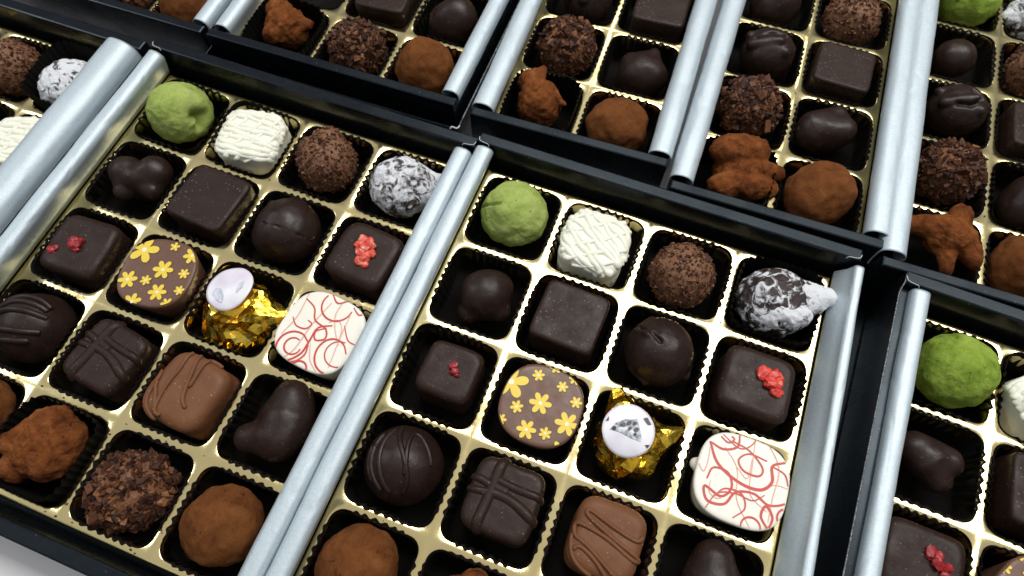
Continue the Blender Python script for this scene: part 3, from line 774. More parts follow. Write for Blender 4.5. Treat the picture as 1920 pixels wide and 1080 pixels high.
    if kind == 'stripe':
        f = smin([d_ell((0, 0, -1), (12.4, 12.2, 11.6)), d_ell((0, 0, -3), (12.8, 12.6, 9))], 1.5); root = empty('drizzled_dark_dome', (0, 0, 0))
        V, F = grow(f, 5, 0.35, 0.12, seed, 0.04, 0.5); finish('dark_chocolate_body', V, F, M['dark_plain'], root, -11.8)
        s = Soup()
        if opt == 'tall':
            lines = [[(-11.0, 6), (-11.8, -2), (-11.0, -9)], [(-6.8, 11), (-8.4, 3), (-8.8, -4), (-7.2, -13)], [(-9.4, 8), (-7.4, 3.5)],
                     [(-2.2, 13), (-4.2, 5), (-4.6, -3), (-3.2, -13)], [(0.3, 13), (-0.2, 6), (1.2, 0), (2.4, -5), (2.0, -13)],
                     [(1.6, -4), (2.0, 3), (3.8, 7.6), (6.6, 8.4), (9.2, 3.0), (11.5, -2.5)]]
        else:
            lines = [[(-12, 6.5), (-4, 7.8), (5, 6.8), (11, 4.6)], [(-12, 3.0), (-3, 4.6), (5, 3.6), (9, 2.8)], [(-12.5, 0.5), (-2, 1.6), (6, 0.6), (9.6, 0.2)],
                     [(-12, -4.5), (-3, -3.4), (4, -4.4), (9, -5.2)], [(-10, -8.5), (-2, -7.2), (6, -8.6)]]
        for ln in lines: tube(s, on_top(f, spline(ln, 9), 7.0, 0.0) + np.array([0, 0, 11.8]), 0.85 if opt == 'tall' else 1.2, 8)
        s.build('drizzle', M['dark_plain'], root, True); return root
    if kind == 'ribbon':
        f = d_block(11.0, 11.2, 8.9, 2.2, 5.5); root = empty('ribbon_dark_square', (0, 0, 0))
        V, F = grow(f, 6, 0.4, 0.11, seed, 0.06, 0.5); finish('dark_chocolate_body', V, F, M['dark'], root, -8.9)
        s = Soup()
        for ln, r in (([(-4.2, 14.5), (-4.7, 5), (-5.0, -2), (-5.6, -14.5)], 2.0), ([(-5, 5.2), (1, 4.6), (7, 4.4), (14.5, 4.6)], 1.5), ([(-5, 0.8), (0, 0.8), (6, -0.6), (14.5, -4.6)], 1.9), ([(-5, 3.0), (-1, 2.6), (0.5, 2.6)], 1.9), ([(-14, 4.2), (-9, 3.4), (-5, 2.6)], 1.5), ([(-14, -0.6), (-9, -0.2), (-5, 0.6)], 1.4)):
            tube(s, on_top(f, spline(ln, 10), 8.8, -r * 0.55) + np.array([0, 0, 8.9]), r, 10, 0, False)
        s.build('piped_ribbon', M['dark'], root, True); return root
    if kind == 'milk':
        f = d_block(10.6, 11.2, 8.9, 3.2, 4.0); root = empty('milk_chocolate_square', (0, 0, 0))
        V, F = grow(f, 5, 0.6, 0.12, seed, 0.10, 0.5); finish('milk_chocolate_body', V, F, M['milk'], root, -8.9)
        s = Soup()
        if opt == 'zig':
            lines = [[(10.5, 0.5), (7.5, -0.6), (2, 2.6), (-4.0, 7.0), (-4.6, 5.6), (1, 0.4), (9.5, -6.5), (6, -5.2), (-1, 0.6), (-8.6, 4.4), (-9.2, 1.6), (-5, -2.0), (2, -10)], [(-9.5, -2.5), (-7, -2.0), (-3, -6), (0, -12)], [(-10.5, 2), (-10, -4), (-6, -12)]]
        else:
            lines = [[(-1, 13), (-2.5, 6), (-5, 0), (-6.0, -6.6), (-4.4, -8.0)], [(-6.0, -6.6), (-7.0, -2), (-8.4, 2)], [(1.8, 13), (1.0, 5), (0.6, -2), (2.2, -5.2)], [(5.4, 11.5), (3.0, 6), (1.4, 0.5)], [(5.4, 11.5), (8.4, 12), (10.5, 9.5)], [(-10, 6), (-8.4, 3), (-9.6, -4), (-8, -12)], [(-8.4, 3.5), (-10.8, -2), (-9, -12)]]
        RT = np.array([[math.cos(0.365), -math.sin(0.365)], [math.sin(0.365), math.cos(0.365)]])
        for ln in lines: tube(s, on_top(f, spline(ln, 9) @ RT.T, 8, 0.25) + np.array([0, 0, 8.9]), 0.66, 8)
        s.build('drizzle', M['milk'], root, True); return root
    if kind == 'foil':
        root = empty('foil_wrapped_chocolate', (0, 0, 0))
        if opt == 'wing': fs = [d_ell((0, 0, -1), (8.8, 8.8, 10.5)), d_caps((4, -1.5, 2), (15.0, 1.5, 3), 5.2, 1.0), d_caps((-1.5, 6, 3), (-2.5, 11.5, 2), 5.0, 2.5), d_ell((0, -3, -2), (9, 8.5, 9))]
        else: fs = [d_ell((0, 0, -1), (10.2, 9.6, 10.2)), d_caps((4, -1, 0), (11.5, -2.0, 0), 6.0, 3.5), d_ell((0, -5, -3), (11.5, 7.5, 7.5))]
        D, F = ico(4); f = smin(fs, 1.5); R_ = star(f, D); Q = D * R_[:, None]
        rid = 1.9 * (1 - 2.2 * np.abs(pn(Q * np.array([1, 1, 0.6]), 0.17, seed))) + 0.9 * (1 - 2.2 * np.abs(pn(Q, 0.36, seed + 9))) + 0.3 * (1 - 2.2 * np.abs(pn(Q * np.array([1.0, 0.5, 1.0]), 0.7, seed + 4)))
        rid = np.where(Q[:, 2] > 7.0, np.minimum(rid, 0.3), rid)
        V = D * (R_ + rid - 1.6)[:, None]
        finish('foil_wrapper', V, F, M['foil'], root, -10.5, False)
        # round paper sticker, slightly buckled
        s = Soup(); tq = np.arange(40) * 2 * PI / 40; V = [(0, 0, 0)]; F = []
        rad = [2.2, 4.4, 6.4, 7.7, 8.5]
        for r in rad: V += [(r * math.cos(q), r * math.sin(q) * 0.98, 0) for q in tq]
        F += [(0, 1 + k, 1 + (k + 1) % 40) for k in range(40)]
        for j in range(4):
            for k in range(40):
                a = 1 + j * 40 + k; b_ = 1 + j * 40 + (k + 1) % 40; F.append((a, a + 40, b_ + 40, b_))
        V = np.array(V, float)
        def buck(X): return -0.010 * (X[:, 0] ** 2 + X[:, 1] ** 2) + 0.7 * pn(np.column_stack([X[:, :2], np.zeros(len(X))]), 0.16, seed) - 0.05 * np.maximum(0, X[:, 1] * -0.8 - X[:, 0] * 0.6 - 3) ** 2
        V[:, 2] = buck(V)
        nV = len(V); V2 = V.copy(); V2[:, 2] -= 0.18
        Fall = F + [tuple(i + nV for i in q[::-1]) for q in F] + [(161 + k, nV + 161 + k, nV + 161 + (k + 1) % 40, 161 + (k + 1) % 40) for k in range(40)]
        if opt == 'wing': cen, rot = (-1.3, 0.2, 20.9), (0.10, 0.06, 0.4)
        else: cen, rot = (-0.8, 3.8, 20.5), (-0.20, -0.05, 0.55)
        st = mesh_obj('round_sticker', np.vstack([V, V2]), Fall, M['sticker'], root, True)
        st.location = Vector(cen) * MM; st.rotation_euler = rot; st.scale = (0.88, 0.88, 1.0)
        def flat(S, xy, dz):
            xy = np.asarray(xy, float); X = np.column_stack([xy, np.zeros(len(xy))]); X[:, 2] = buck(X) + dz
            c = X.mean(0); S.add(np.vstack([X, [c]]), [(k, (k + 1) % len(xy), len(xy)) for k in range(len(xy))])
        if opt == 'wing':
            g = Soup(); flat(g, [(-5.6, 2.6), (-3.0, 3.6), (0.4, 3.5), (2.2, 2.6), (4.0, 2.3), (3.4, -0.4), (2.6, -3.4), (1.8, -4.6), (-0.6, -2.4), (-2.6, 0.2)], 0.30); g.build('grey_emblem_print', M['print'], st, True)
            g = Soup()
            for (x, y, r) in ((-1.0, 2.2, 0.75), (0.9, 2.0, 0.8), (2.5, 1.2, 0.65), (0.3, 0.4, 0.6), (2.1, -0.7, 0.8), (1.0, -1.9, 0.5), (-4.3, 2.4, 0.7)):
                q = np.arange(12) * 2 * PI / 12; flat(g, np.column_stack([x + r * np.cos(q), y + r * 0.85 * np.sin(q)]), 0.45)
            for poly in ([(6.0, 1.6), (7.4, 1.4), (7.5, -1.2), (6.4, -0.8)], [(-5.6, 5.4), (-4.0, 6.4), (-4.6, 5.2)], [(2.6, -6.0), (4.2, -6.6), (3.0, -7.2)]):
                flat(g, poly, 0.3)
            g.build('black_print', M['ink'], st, True)
        else:
            g = Soup(); flat(g, [(-6.0, 1.0), (-4.2, 2.2), (-2.4, 0.6), (-2.8, -2.6), (-4.4, -4.4), (-5.6, -2.0)], 0.3); flat(g, [(1.4, -4.6), (4.2, -3.4), (5.6, -0.8), (3.8, -1.2), (2.4, -2.8)], 0.3)
            g.build('pale_grey_print', M['pale_print'], st, True)
        return root

# print patterns (mm from the middle of the top face): x, y, size, petals, turn
FLOWERS = {
 'C': [(-12.4, 4.0, 6.6, 5, 0.45), (-0.4, 0.4, 4.3, 6, 0.15), (-1.8, -9.8, 3.7, 6, 0.2), (10.4, -3.2, 4.6, 6, 0.1), (-4.4, 9.6, 2.4, 6, 0.4), (4.8, 8.6, 2.2, 6, 0.3), (-7.6, -3.6, 2.5, 6, 0.5), (-11.2, -9.6, 2.3, 6, 0.2), (11.0, 5.0, 2.3, 6, 0.2), (4.6, -8.8, 2.4, 6, 0.6), (0.4, 14.4, 2.4, 6, 0.3), (8.0, 12.8, 2.4, 6, 0.1), (11.2, -12.4, 3.6, 6, 0.3)],
 'B': [(-8.4, 8.0, 6.2, 5, 0.2), (2.0, 1.4, 4.3, 6, 0.1), (-9.4, -4.9, 4.0, 6, 0.3), (3.6, -7.8, 3.8, 6, 0.2), (-2.6, -4.0, 2.3, 6, 0.5), (10.4, 1.2, 2.3, 6, 0.2), (2.6, 11.4, 2.1, 5, 0.3), (10.6, 9.0, 3.8, 6, 0.3), (11.4, -5.6, 2.2, 6, 0.4), (-4.0, -13.2, 3.8, 6, 0.5), (9.0, -11.6, 2.6, 6, 0.2)],
}
def loop(cx, cy, r, a0, a1, n=9, ry=None): return [(cx + r * math.cos(a0 + (a1 - a0) * k / n), cy + (ry or r) * math.sin(a0 + (a1 - a0) * k / n)) for k in range(n + 1)]
SWIRLS = {
 'C': [([(-7.4, 10.6), (-6.0, 4.5), (-1.0, -0.6), (4.4, -2.6), (8.0, -0.6), (8.8, 3.6), (12.5, 4.6)], 0.95, 0), ([(7.6, 5.0), (3, 7.0), (-0.2, 5.4), (0.8, 2.4), (4.6, 1.0), (6.0, 3.2), (3.2, 7.8), (-1, 10.5)], 0.6, 0),
       ([(-7.2, 10.4), (-4, 8.4), (0, 9.0), (1.2, 12.5)], 0.7, 0), ([(-3.5, 12.5), (0.5, 8.6), (4, 9.4), (6.6, 12.5)], 0.4, 0), ([(-9.6, 0.5), (-7.4, 3.4), (-3.6, 2.0), (-3.2, -2.0), (-6.4, -4.2), (-10.4, -1.4), (-10.2, -5.2), (-5.8, -6.2), (-2.2, -3.2), (2.6, -3.6), (6.2, -6.6), (11, -6.0), (12.3, -3.0)], 0.75, 0),
       ([(-11, -7.2), (-7.2, -3.4), (-2.2, -3.6), (2, -5.4), (5.5, -4.0)], 0.42, 0), ([(-4, -9.8), (-0.4, -7.4), (-0.8, -3.6), (-5, -2.2), (-8, -4.0)], 0.5, 0), ([(5.0, -13), (3.6, -9.4), (5.4, -6.8), (6.6, -9.8), (4.8, -13)], 0.8, 0),
       (loop(0.4, -12.2, 2.6, 3.0, -0.2), 0.6, 0), (loop(10.4, -10.2, 2.6, 0.4, 3.9), 0.6, 0), ([(12.2, -2), (11.8, 1.4), (8.9, 3.5)], 0.5, 0), ([(-4.2, 12), (-2.4, 10.2), (-0.6, 11), (-1.2, 12)], 0.55, 0),
       ([(-9.8, 9.5), (-11.2, 5), (-10.2, 2.5), (-8.6, 5.4), (-7.6, 9)], 0.35, 1), ([(-3.4, 9), (-1, 3), (-2.2, -5), (0.2, -12.5)], 0.3, 1), ([(5.6, 12), (3.4, 4), (1.6, -3.6), (5.4, -8.4)], 0.3, 1), ([(8.5, 10.5), (10.5, 3), (7.4, -5), (5.2, -11)], 0.35, 1), ([(6, -2), (9, -1.4), (12, -2.4)], 0.3, 1), ([(-8.6, 0), (-9.4, -3), (-7.2, -4.8), (-4.6, -3.4)], 0.3, 1), ([(-1, 3.6), (1.4, 0.4), (3.6, 5.6)], 0.25, 1)],
 'B': [([(-6.5, 10.2), (-3.4, 7.4), (-2.2, 3.4), (1.6, 0.8), (2.0, -2.2), (-0.8, -2.8), (-1.2, -0.2), (1.8, 1.2)], 0.6, 0), (loop(3.6, 8.6, 4.9, 2.4, 6.0), 0.65, 0), ([(1.4, 12.2), (3.4, 9.6), (6.6, 10.6)], 0.55, 0), (loop(-7.2, -5.6, 4.8, 0.4, 6.5), 0.7, 0), (loop(-7.0, -5.4, 2.6, 0.9, 6.0), 0.6, 0), ([(-11.6, -7.4), (-8.4, -10), (-4.2, -7.6), (-2.4, -3.2), (-0.8, 1.0), (3.4, 2.2)], 0.7, 0),
       ([(-9.2, 3.8), (-7.6, 1.2), (-4.6, 0.4), (-3.0, 2.0), (-4.4, 3.2)], 0.5, 0), (loop(-3.6, -12.0, 2.2, 2.8, -0.8), 0.65, 0), (loop(4.8, -7.4, 4.6, 0.2, 5.4, 10, 5.4), 0.65, 0), (loop(7.0, -6.6, 4.0, 1.2, 5.6), 0.45, 0), ([(8.6, 8.6), (10.6, 6.4), (12.4, 7.0)], 0.5, 0), ([(7, 2.5), (9, -2), (12, -3.4)], 0.4, 0),
       ([(-6, 12), (-8, 4), (-11.4, -2)], 0.35, 1), ([(1.5, 9.5), (-2.8, 2), (-6.4, -6.4), (-10, -10)], 0.4, 1), ([(5.5, 11), (3.6, 6), (4.4, 1), (6.6, -4)], 0.35, 1), ([(8, 6), (6.4, -2), (5, -11)], 0.35, 1), ([(2, 3), (4.6, 4), (6.4, 1), (5.8, -6)], 0.35, 1), ([(-2, -4), (-1, -9), (1.6, -12.6)], 0.35, 1)],
}
FLOWERS['D'] = FLOWERS['C']

KIND = {'matcha': 'truffle', 'cocoa': 'truffle', 'browncrumb': 'truffle', 'crumb': 'truffle', 'rocky': 'chocolate', 'powder': 'truffle', 'nut': 'chocolate', 'crack': 'truffle',
        'square': 'chocolate', 'rasp': 'chocolate', 'white': 'chocolate', 'flower': 'chocolate', 'swirl': 'chocolate', 'stripe': 'chocolate', 'ribbon': 'chocolate', 'milk': 'chocolate', 'foil': 'wrapped chocolate'}
# box, kind, column, row, dx, dy, turn in degrees, variant, look, short name for its cup
PIECES = [
 ('C', 'matcha', 0, 0, 0.1, 1.0, 0, 'crack', 'green matcha truffle split by a crack at its left', 'green truffle'),
 ('C', 'white', 1, 0, -0.7, -1.2, 0, 'steep', 'white chocolate square under a fine white drizzle net', 'white chocolate square'),
 ('C', 'browncrumb', 2, 0, -0.6, -1.0, 0, '', 'round brown truffle coated in fine cocoa crumbs', 'round brown truffle'),
 ('C', 'powder', 3, 0, -0.6, -0.4, 0, 'tail', 'dark truffle with white sugar dust and a pointed white tail', 'half sugared truffle'),
 ('C', 'nut', 0, 1, 1.7, -1.8, 0, 'cap', 'small smooth dark cap shaped chocolate low in its cup', 'small cap shaped chocolate'),
 ('C', 'square', 1, 1, 0.3, 0.2, -2, '', 'plain dark chocolate square with flat top', 'plain dark square'),
 ('C', 'crack', 2, 1, -0.2, 0.8, 0, 'flap', 'round dark truffle with ragged flaps on its shell', 'ragged dark truffle'),
 ('C', 'rasp', 3, 1, -0.6, -0.2, 0, 'big', 'dark square topped with a large bright red berry piece', 'square with big red berry'),
 ('C', 'rasp', 0, 2, 2.0, 1.0, 0, 'tiny', 'dark square topped with one tiny deep red berry crumb', 'square with tiny berry crumb'),
 ('C', 'flower', 1, 2, 1.7, 0.4, 0, 'C', 'milk chocolate printed with yellow flowers', 'flower printed chocolate'),
 ('C', 'foil', 2, 2, -1.4, 2.0, 0, 'wing', 'gold foil chocolate with winged foil and round grey printed sticker', 'foil wrapped chocolate'),
 ('C', 'swirl', 3, 2, 1.6, 0.2, 0, 'C', 'ivory white chocolate printed with red curly lines', 'red swirl chocolate'),
 ('C', 'stripe', 0, 3, -0.7, 1.2, 0, 'tall', 'dark dome with thin raised drizzle lines', 'drizzled dark dome'),
 ('C', 'ribbon', 1, 3, 0.8, 1.8, 0, '', 'dark square with a thick piped ribbon cross', 'ribbon crossed square'),
 ('C', 'milk', 2, 3, 1.0, 2.4, 0, 'zig', 'light brown milk chocolate with zigzag drizzle', 'milk chocolate'),
 ('C', 'nut', 3, 3, -1.4, 0.6, 0, 'curl', 'dark nut chocolate cut by the bottom edge', 'nut chocolate at the bottom edge'),
 ('C', 'cocoa', 0, 4, -0.6, 1.6, 20, '', 'orange brown cocoa truffle at the bottom edge', 'cocoa truffle'),
 ('C', 'rocky', 1, 4, -0.8, 2.0, 0, 'star', 'rocky cocoa cluster cut by the bottom edge', 'rocky cocoa cluster'),
 ('B', 'matcha', 0, 0, -1.4, 1.0, 15, 'bitten', 'green matcha truffle with a notch at its lower right', 'green truffle'),
 ('B', 'white', 1, 0, 1.4, -1.2, 12, 'net', 'white chocolate square with scalloped dripping edges', 'white chocolate square'),
 ('B', 'browncrumb', 2, 0, 0.1, 0.5, 0, 'lump', 'brown crumb truffle with a lump on its top', 'lumpy brown truffle'),
 ('B', 'powder', 3, 0, -0.6, 0.6, 0, 'ball', 'dark truffle streaked all over with white sugar dust', 'sugared truffle'),
 ('B', 'nut', 0, 1, 1.0, 0.8, 0, 'two', 'dark chocolate with two smooth lobes', 'two lobed chocolate'),
 ('B', 'square', 1, 1, 2.4, 0.6, -4, '', 'plain dark chocolate square tilted in its cup', 'plain dark square'),
 ('B', 'crack', 2, 1, 0.9, 1.4, 0, 'split', 'round dark truffle with a long thin crack', 'cracked dark truffle'),
 ('B', 'rasp', 3, 1, 1.2, -0.1, -5, 'cluster', 'dark square topped with a pink red berry cluster', 'square with pink berry cluster'),
 ('B', 'rasp', 0, 2, 2.0, -0.6, 3, 'pair', 'dark square topped with two separate deep red berry bits', 'square with two berry bits'),
 ('B', 'flower', 1, 2, 2.0, 0.0, 10, 'B', 'milk chocolate printed with yellow flowers, leaning', 'flower printed chocolate'),
 ('B', 'foil', 2, 2, 0.2, -0.5, 0, 'ball', 'crumpled gold foil chocolate with a blank lilac white sticker', 'foil wrapped chocolate'),
 ('B', 'swirl', 3, 2, 0.6, 0.6, -6, 'B', 'ivory white chocolate with red curly lines under the flap', 'red swirl chocolate'),
 ('B', 'stripe', 0, 3, 1.6, 1.0, 0, 'flat', 'dark dome with broad raised cross stripes', 'striped dark dome'),
 ('B', 'ribbon', 1, 3, 2.4, 0.4, -8, '', 'dark square with a thick piped ribbon cross', 'ribbon crossed square'),
 ('B', 'milk', 2, 3, 1.4, -0.4, -6, 'tall', 'light brown milk chocolate with looped drizzle', 'milk chocolate'),
 ('B', 'nut', 3, 3, -1.0, 1.2, 0, 'curl', 'curled dark nut chocolate beside the silver flap', 'curled nut chocolate'),
 ('B', 'cocoa', 0, 4, 1.2, 2.5, 0, '', 'orange brown cocoa truffle cut by the left edge', 'left edge cocoa truffle'),
 ('B', 'rocky', 1, 4, -0.6, 1.2, 0, 'hut', 'large rocky cocoa dusted cluster', 'rocky cocoa cluster'),
 ('B', 'crumb', 2, 4, 1.1, -0.6, 0, 'leg', 'coarse crumb truffle covered in chocolate chips', 'coarse crumb truffle'),
 ('B', 'cocoa', 3, 4, -0.2, 0.2, 40, '', 'smooth orange brown cocoa truffle in the front corner', 'front corner cocoa truffle'),
 ('D', 'matcha', 0, 0, 2.2, 0.3, 100, 'rich', 'deep green matcha truffle', 'green truffle'),
 ('D', 'white', 1, 0, -1.0, -1.0, 40, 'net', 'white chocolate square cut by the right edge', 'white chocolate square'),
 ('D', 'nut', 0, 1, 0.0, 0.2, 0, 'heart', 'heart shaped smooth dark chocolate', 'heart shaped chocolate'),
 ('D', 'square', 1, 1, -0.8, 1.0, 3, '', 'plain dark chocolate square cut by the right edge', 'plain dark square'),
 ('D', 'rasp', 0, 2, -0.4, -0.4, 0, 'edge', 'dark square topped with deep red berry crumbs', 'square with red berry crumbs'),
 ('D', 'flower', 1, 2, -0.6, 1.0, 60, 'D', 'flower printed milk chocolate cut by the bottom right corner', 'flower printed chocolate'),
 ('L', 'browncrumb', 2, 0, -1.8, -0.2, 60, '', 'brown crumb truffle cut by the left edge', 'brown crumb truffle'),
 ('L', 'powder', 3, 0, -2.8, -1.0, 25, 'thick', 'truffle thickly coated with white sugar', 'white sugared truffle'),
 ('L', 'white', 3, 1, -1.7, 0.2, 20, 'net', 'white chocolate square half under the wide silver flap', 'white chocolate square'),
 ('E', 'crumb', 1, 4, 0.6, -1.2, 30, '', 'coarse crumb truffle cut by the top edge', 'coarse crumb truffle'),
 ('E', 'cocoa', 2, 4, -1.6, -0.6, 70, '', 'orange brown cocoa truffle beside the silver flap', 'cocoa truffle'),
 ('F', 'rocky', 0, 4, -1.2, 2.4, 70, 'star', 'knobbly rocky cocoa cluster', 'rocky cocoa cluster'),
 ('F', 'crumb', 1, 4, 0.4, 1.8, 80, '', 'coarse crumb truffle covered in chocolate chips', 'coarse crumb truffle'),
 ('F', 'cocoa', 2, 4, -1.0, 1.5, 130, '', 'smooth orange brown cocoa truffle', 'cocoa truffle'),
 ('F', 'square', 1, 3, 1.6, -1.6, 4, '', 'plain dark square cut by the top edge', 'dark square'),
 ('F', 'nut', 2, 3, -0.4, -0.8, 0, 'dome', 'smooth dark nut chocolate near the silver flap', 'dark nut chocolate'),
 ('G', 'rocky', 0, 4, -1.4, 1.8, 0, 'knob', 'rocky cocoa cluster with a knob on top', 'knobbed cocoa cluster'),
 ('G', 'cocoa', 1, 4, -0.6, -0.2, 200, '', 'smooth orange brown cocoa truffle', 'cocoa truffle'),
 ('G', 'crumb', 0, 3, 0.9, 1.8, 140, '', 'coarse crumb truffle covered in chocolate chips', 'coarse crumb truffle'),
 ('G', 'nut', 1, 3, 1.6, -1.6, 0, 'point', 'pointed smooth dark nut chocolate', 'pointed nut chocolate'),
 ('G', 'crack', 0, 2, 1.6, -0.8, 60, 'crumple', 'round dark truffle cut by the top edge', 'round dark truffle'),
 ('G', 'square', 1, 2, 1.6, -1.4, 2, '', 'plain dark square cut by the top edge', 'dark square'),
 ('H', 'rocky', 0, 4, 2.0, 3.6, 0, 'sprawl', 'sprawling rocky cocoa cluster with several arms', 'sprawling cocoa cluster'),
 ('H', 'cocoa', 1, 4, -1.4, 1.4, 260, '', 'orange brown cocoa truffle in the front corner', 'cocoa truffle'),
 ('H', 'crumb', 0, 3, -0.6, 2.6, 200, '', 'coarse crumb truffle covered in chocolate chips', 'coarse crumb truffle'),
 ('H', 'nut', 1, 3, -1.6, 1.8, 0, 'wave', 'wavy smooth dark nut chocolate', 'wavy nut chocolate'),
 ('H', 'crack', 0, 2, 1.2, 1.0, 0, 'crumple', 'crumpled dark truffle with folds on its top', 'crumpled dark truffle'),
 ('H', 'square', 1, 2, -1.4, -2.0, -2, '', 'plain dark chocolate square with flat top', 'dark square'),
 ('H', 'nut', 0, 1, -0.6, -1.0, 0, 'dome', 'smooth dark nut chocolate cut by the top edge', 'top nut chocolate'),
 ('H', 'browncrumb', 1, 1, -0.8, -1.2, 80, '', 'brown truffle coated in fine cocoa crumbs', 'brown crumb truffle'),
 ('I', 'rocky', 0, 4, 2.6, 4.0, 0, 'legs', 'four armed cocoa dusted nut cluster', 'four armed cocoa cluster'),
 ('I', 'cocoa', 1, 4, -1.8, 2.2, 300, '', 'orange brown cocoa truffle cut by the right edge', 'cocoa truffle'),
 ('I', 'crumb', 0, 3, 1.8, 3.2, 260, '', 'coarse crumb truffle covered in chocolate chips', 'coarse crumb truffle'),
 ('I', 'nut', 1, 3, -0.8, -0.2, 40, 'dome', 'smooth dark nut chocolate cut by the right edge', 'edge nut chocolate'),
 ('I', 'crack', 0, 2, 2.2, 2.6, 0, 'swirl', 'lumpy dark truffle with swirled folds', 'swirled dark truffle'),
 ('I', 'square', 1, 2, -1.0, -1.6, 2, '', 'plain dark chocolate square cut by the right edge', 'dark square'),
 ('I', 'nut', 0, 1, -0.3, -0.8, 20, 'egg', 'small egg shaped dark chocolate', 'egg shaped chocolate'),
 ('I', 'browncrumb', 1, 1, -1.2, 1.6, 10, '', 'brown crumb truffle cut by the right edge', 'brown crumb truffle'),
 ('I', 'matcha', 0, 0, 2.0, 1.2, 200, 'rich', 'deep green matcha truffle', 'green truffle'),
 ('I', 'powder', 1, 0, -1.2, -0.4, 160, 'ball', 'sugar dusted dark truffle', 'sugar dusted truffle'),
]
SIZE = {('L', 'powder', 3): 1.12, ('C', 'powder', 3): 1.15, ('B', 'powder', 3): 1.08, ('D', 'nut', 0): 0.98, 'square': 1.07, 'white': 1.12, 'rasp': 1.14, ('C', 'rasp', 0): 0.96, 'ribbon': 1.08, 'milk': 1.08, ('B', 'milk', 2): 1.14, ('B', 'square', 1): 1.13, 'nut': 1.12, 'matcha': 1.04, ('B', 'nut', 3): 1.22, 'foil': 1.2, ('B', 'foil', 2): 1.2, 'browncrumb': 1.03, 'stripe': 1.05}
WIDE_AT = {('L', 3, 0): 0, ('B', 1, 4): 1, ('G', 0, 4): 2, ('F', 0, 4): 1, ('H', 0, 4): 2, ('C', 3, 0): 2}
rs = random.Random(5)
filled = set()
for n_, (bk, kind, ci, ri, dx, dy, turn, opt, look, short) in enumerate(PIECES):
    bx_, by_, deg, nc, lift, _ = BOXES[bk]; rz = math.radians(deg); c, s_ = math.cos(rz), math.sin(rz)
    lx, ly = (ci - (nc - 1) / 2) * P, (2 - ri) * P; filled.add((bk, ci, ri))
    cw = (bx_ + c * lx - s_ * ly, by_ + s_ * lx + c * ly)
    pw = (bx_ + c * (lx + dx) - s_ * (ly + dy), by_ + s_ * (lx + dx) + c * (ly + dy))
    me = WIDE[WIDE_AT[(bk, ci, ri)]] if (bk, ci, ri) in WIDE_AT else CUPS[rs.randrange(8)]
    cup = bpy.data.objects.new('paper_cup', me); COL.objects.link(cup)
    cup.location = Vector((cw[0], cw[1], lift + FLOOR + 0.3)) * MM
    cup.rotation_euler = (0, 0, rz + rs.randrange(4) * PI / 2)
    if bk == 'L' and kind == 'powder': cup.scale = (1.0, 1.0, 1.3)
    tag(cup, 'black paper cup around the ' + short + ' in ' + WHERE[bk], 'paper cup', 'black pleated paper cups in the trays')
    if kind in ('nut', 'rocky', 'powder', 'crack', 'foil', 'stripe') or opt in ('crack', 'bitten', 'lump'): turn += 20.9
    ob = make(kind, n_ + 11, opt)
    ob.location = Vector((pw[0], pw[1], lift + FLOOR + 0.75)) * MM
    ob.rotation_euler = (0, 0, rz + math.radians(turn))
    k_ = SIZE.get((bk, kind, ci), SIZE.get(kind, 1.0)); ob.scale = (k_, k_, 1 + (k_ - 1) * 0.5)
    tag(ob, look + ' in ' + WHERE[bk], KIND[kind])
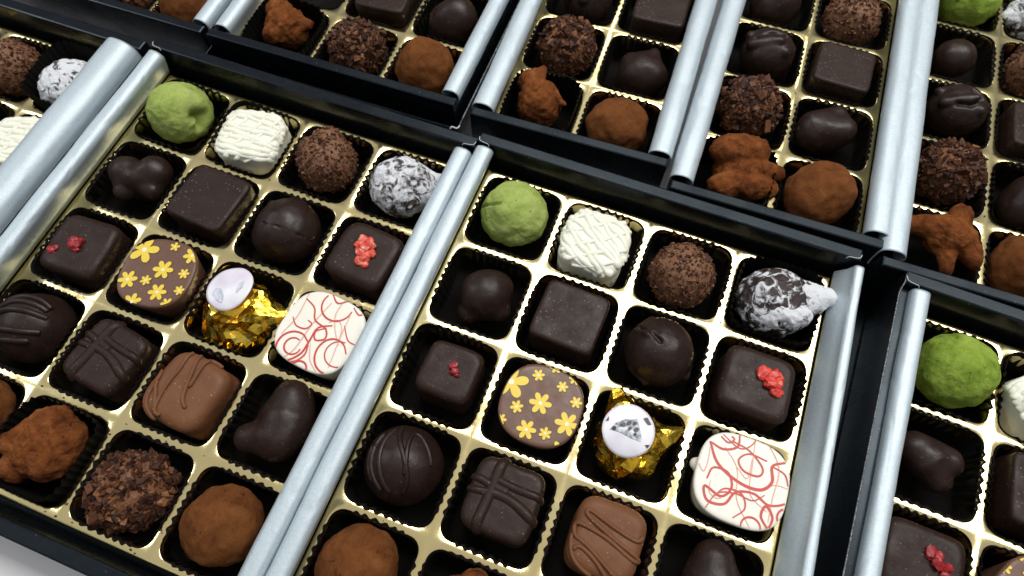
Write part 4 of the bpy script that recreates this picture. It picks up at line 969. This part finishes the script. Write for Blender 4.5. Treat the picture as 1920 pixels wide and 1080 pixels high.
# cups whose chocolates the flaps or the picture's edge keep out of sight
for bk, ci, ri, what in (('C', 2, 4, 'empty looking black paper cup at the bottom edge of the middle front box'),
                         ('L', 2, 1, 'dark paper cup next to the white square in the left edge box'),
                         ('F', 0, 3, 'dark paper cup behind the rocky cluster in the three column box')):
    bx_, by_, deg, nc, lift, _ = BOXES[bk]; rz = math.radians(deg); c, s_ = math.cos(rz), math.sin(rz)
    lx, ly = (ci - (nc - 1) / 2) * P, (2 - ri) * P
    cup = bpy.data.objects.new('paper_cup', CUPS[3]); COL.objects.link(cup)
    cup.location = Vector((bx_ + c * lx - s_ * ly, by_ + s_ * lx + c * ly, lift + FLOOR + 0.3)) * MM
    cup.rotation_euler = (0, 0, rz); tag(cup, what, 'paper cup', 'black pleated paper cups in the trays')

# ------------------------------------------------------------------ loose crumbs fallen on the gold film
rg = np.random.RandomState(77); pts = []
for bk, ci, ri, k_ in (('C', 3, 0, 7), ('C', 2, 0, 6), ('C', 0, 4, 5), ('B', 2, 0, 7), ('B', 2, 4, 12), ('B', 1, 4, 8), ('G', 0, 3, 6), ('H', 0, 3, 7), ('I', 0, 3, 6), ('F', 1, 4, 6), ('D', 0, 2, 4)):
    bx_, by_, deg, nc, lift, _ = BOXES[bk]; rz = math.radians(deg); c, s_ = math.cos(rz), math.sin(rz)
    for q in range(k_):
        a = rg.randint(4) * PI / 2; u, v = P / 2 + rg.uniform(-0.7, 0.7), rg.uniform(-P / 2, P / 2)
        lx, ly = (ci - (nc - 1) / 2) * P + u * math.cos(a) - v * math.sin(a), (2 - ri) * P + u * math.sin(a) + v * math.cos(a)
        if abs(lx) > nc * P / 2 or abs(ly) > NR * P / 2: continue
        pts.append((bx_ + c * lx - s_ * ly, by_ + s_ * lx + c * ly, lift + 0.25))
Vs = []; Fs = []
for q, p in enumerate(pts):
    R_ = np.linalg.qr(rg.normal(size=(3, 3)))[0]; v = np.array([(x, y, z) for x in (-1, 1) for y in (-1, 1) for z in (-1, 1)]) * rg.uniform(0.3, 1, size=(8, 1)) * rg.uniform(0.18, 0.45)
    Vs.append(v @ R_.T + np.array(p)); Fs += [tuple(a + 8 * q for a in f) for f in ((0, 1, 3, 2), (4, 6, 7, 5), (0, 4, 5, 1), (2, 3, 7, 6), (0, 2, 6, 4), (1, 5, 7, 3))]
o = mesh_obj('loose_crumbs', np.concatenate(Vs), Fs, M['crumb'], None, False)
tag(o, 'tiny loose cocoa crumbs fallen on the gold dividers', 'crumbs'); o['kind'] = 'stuff'
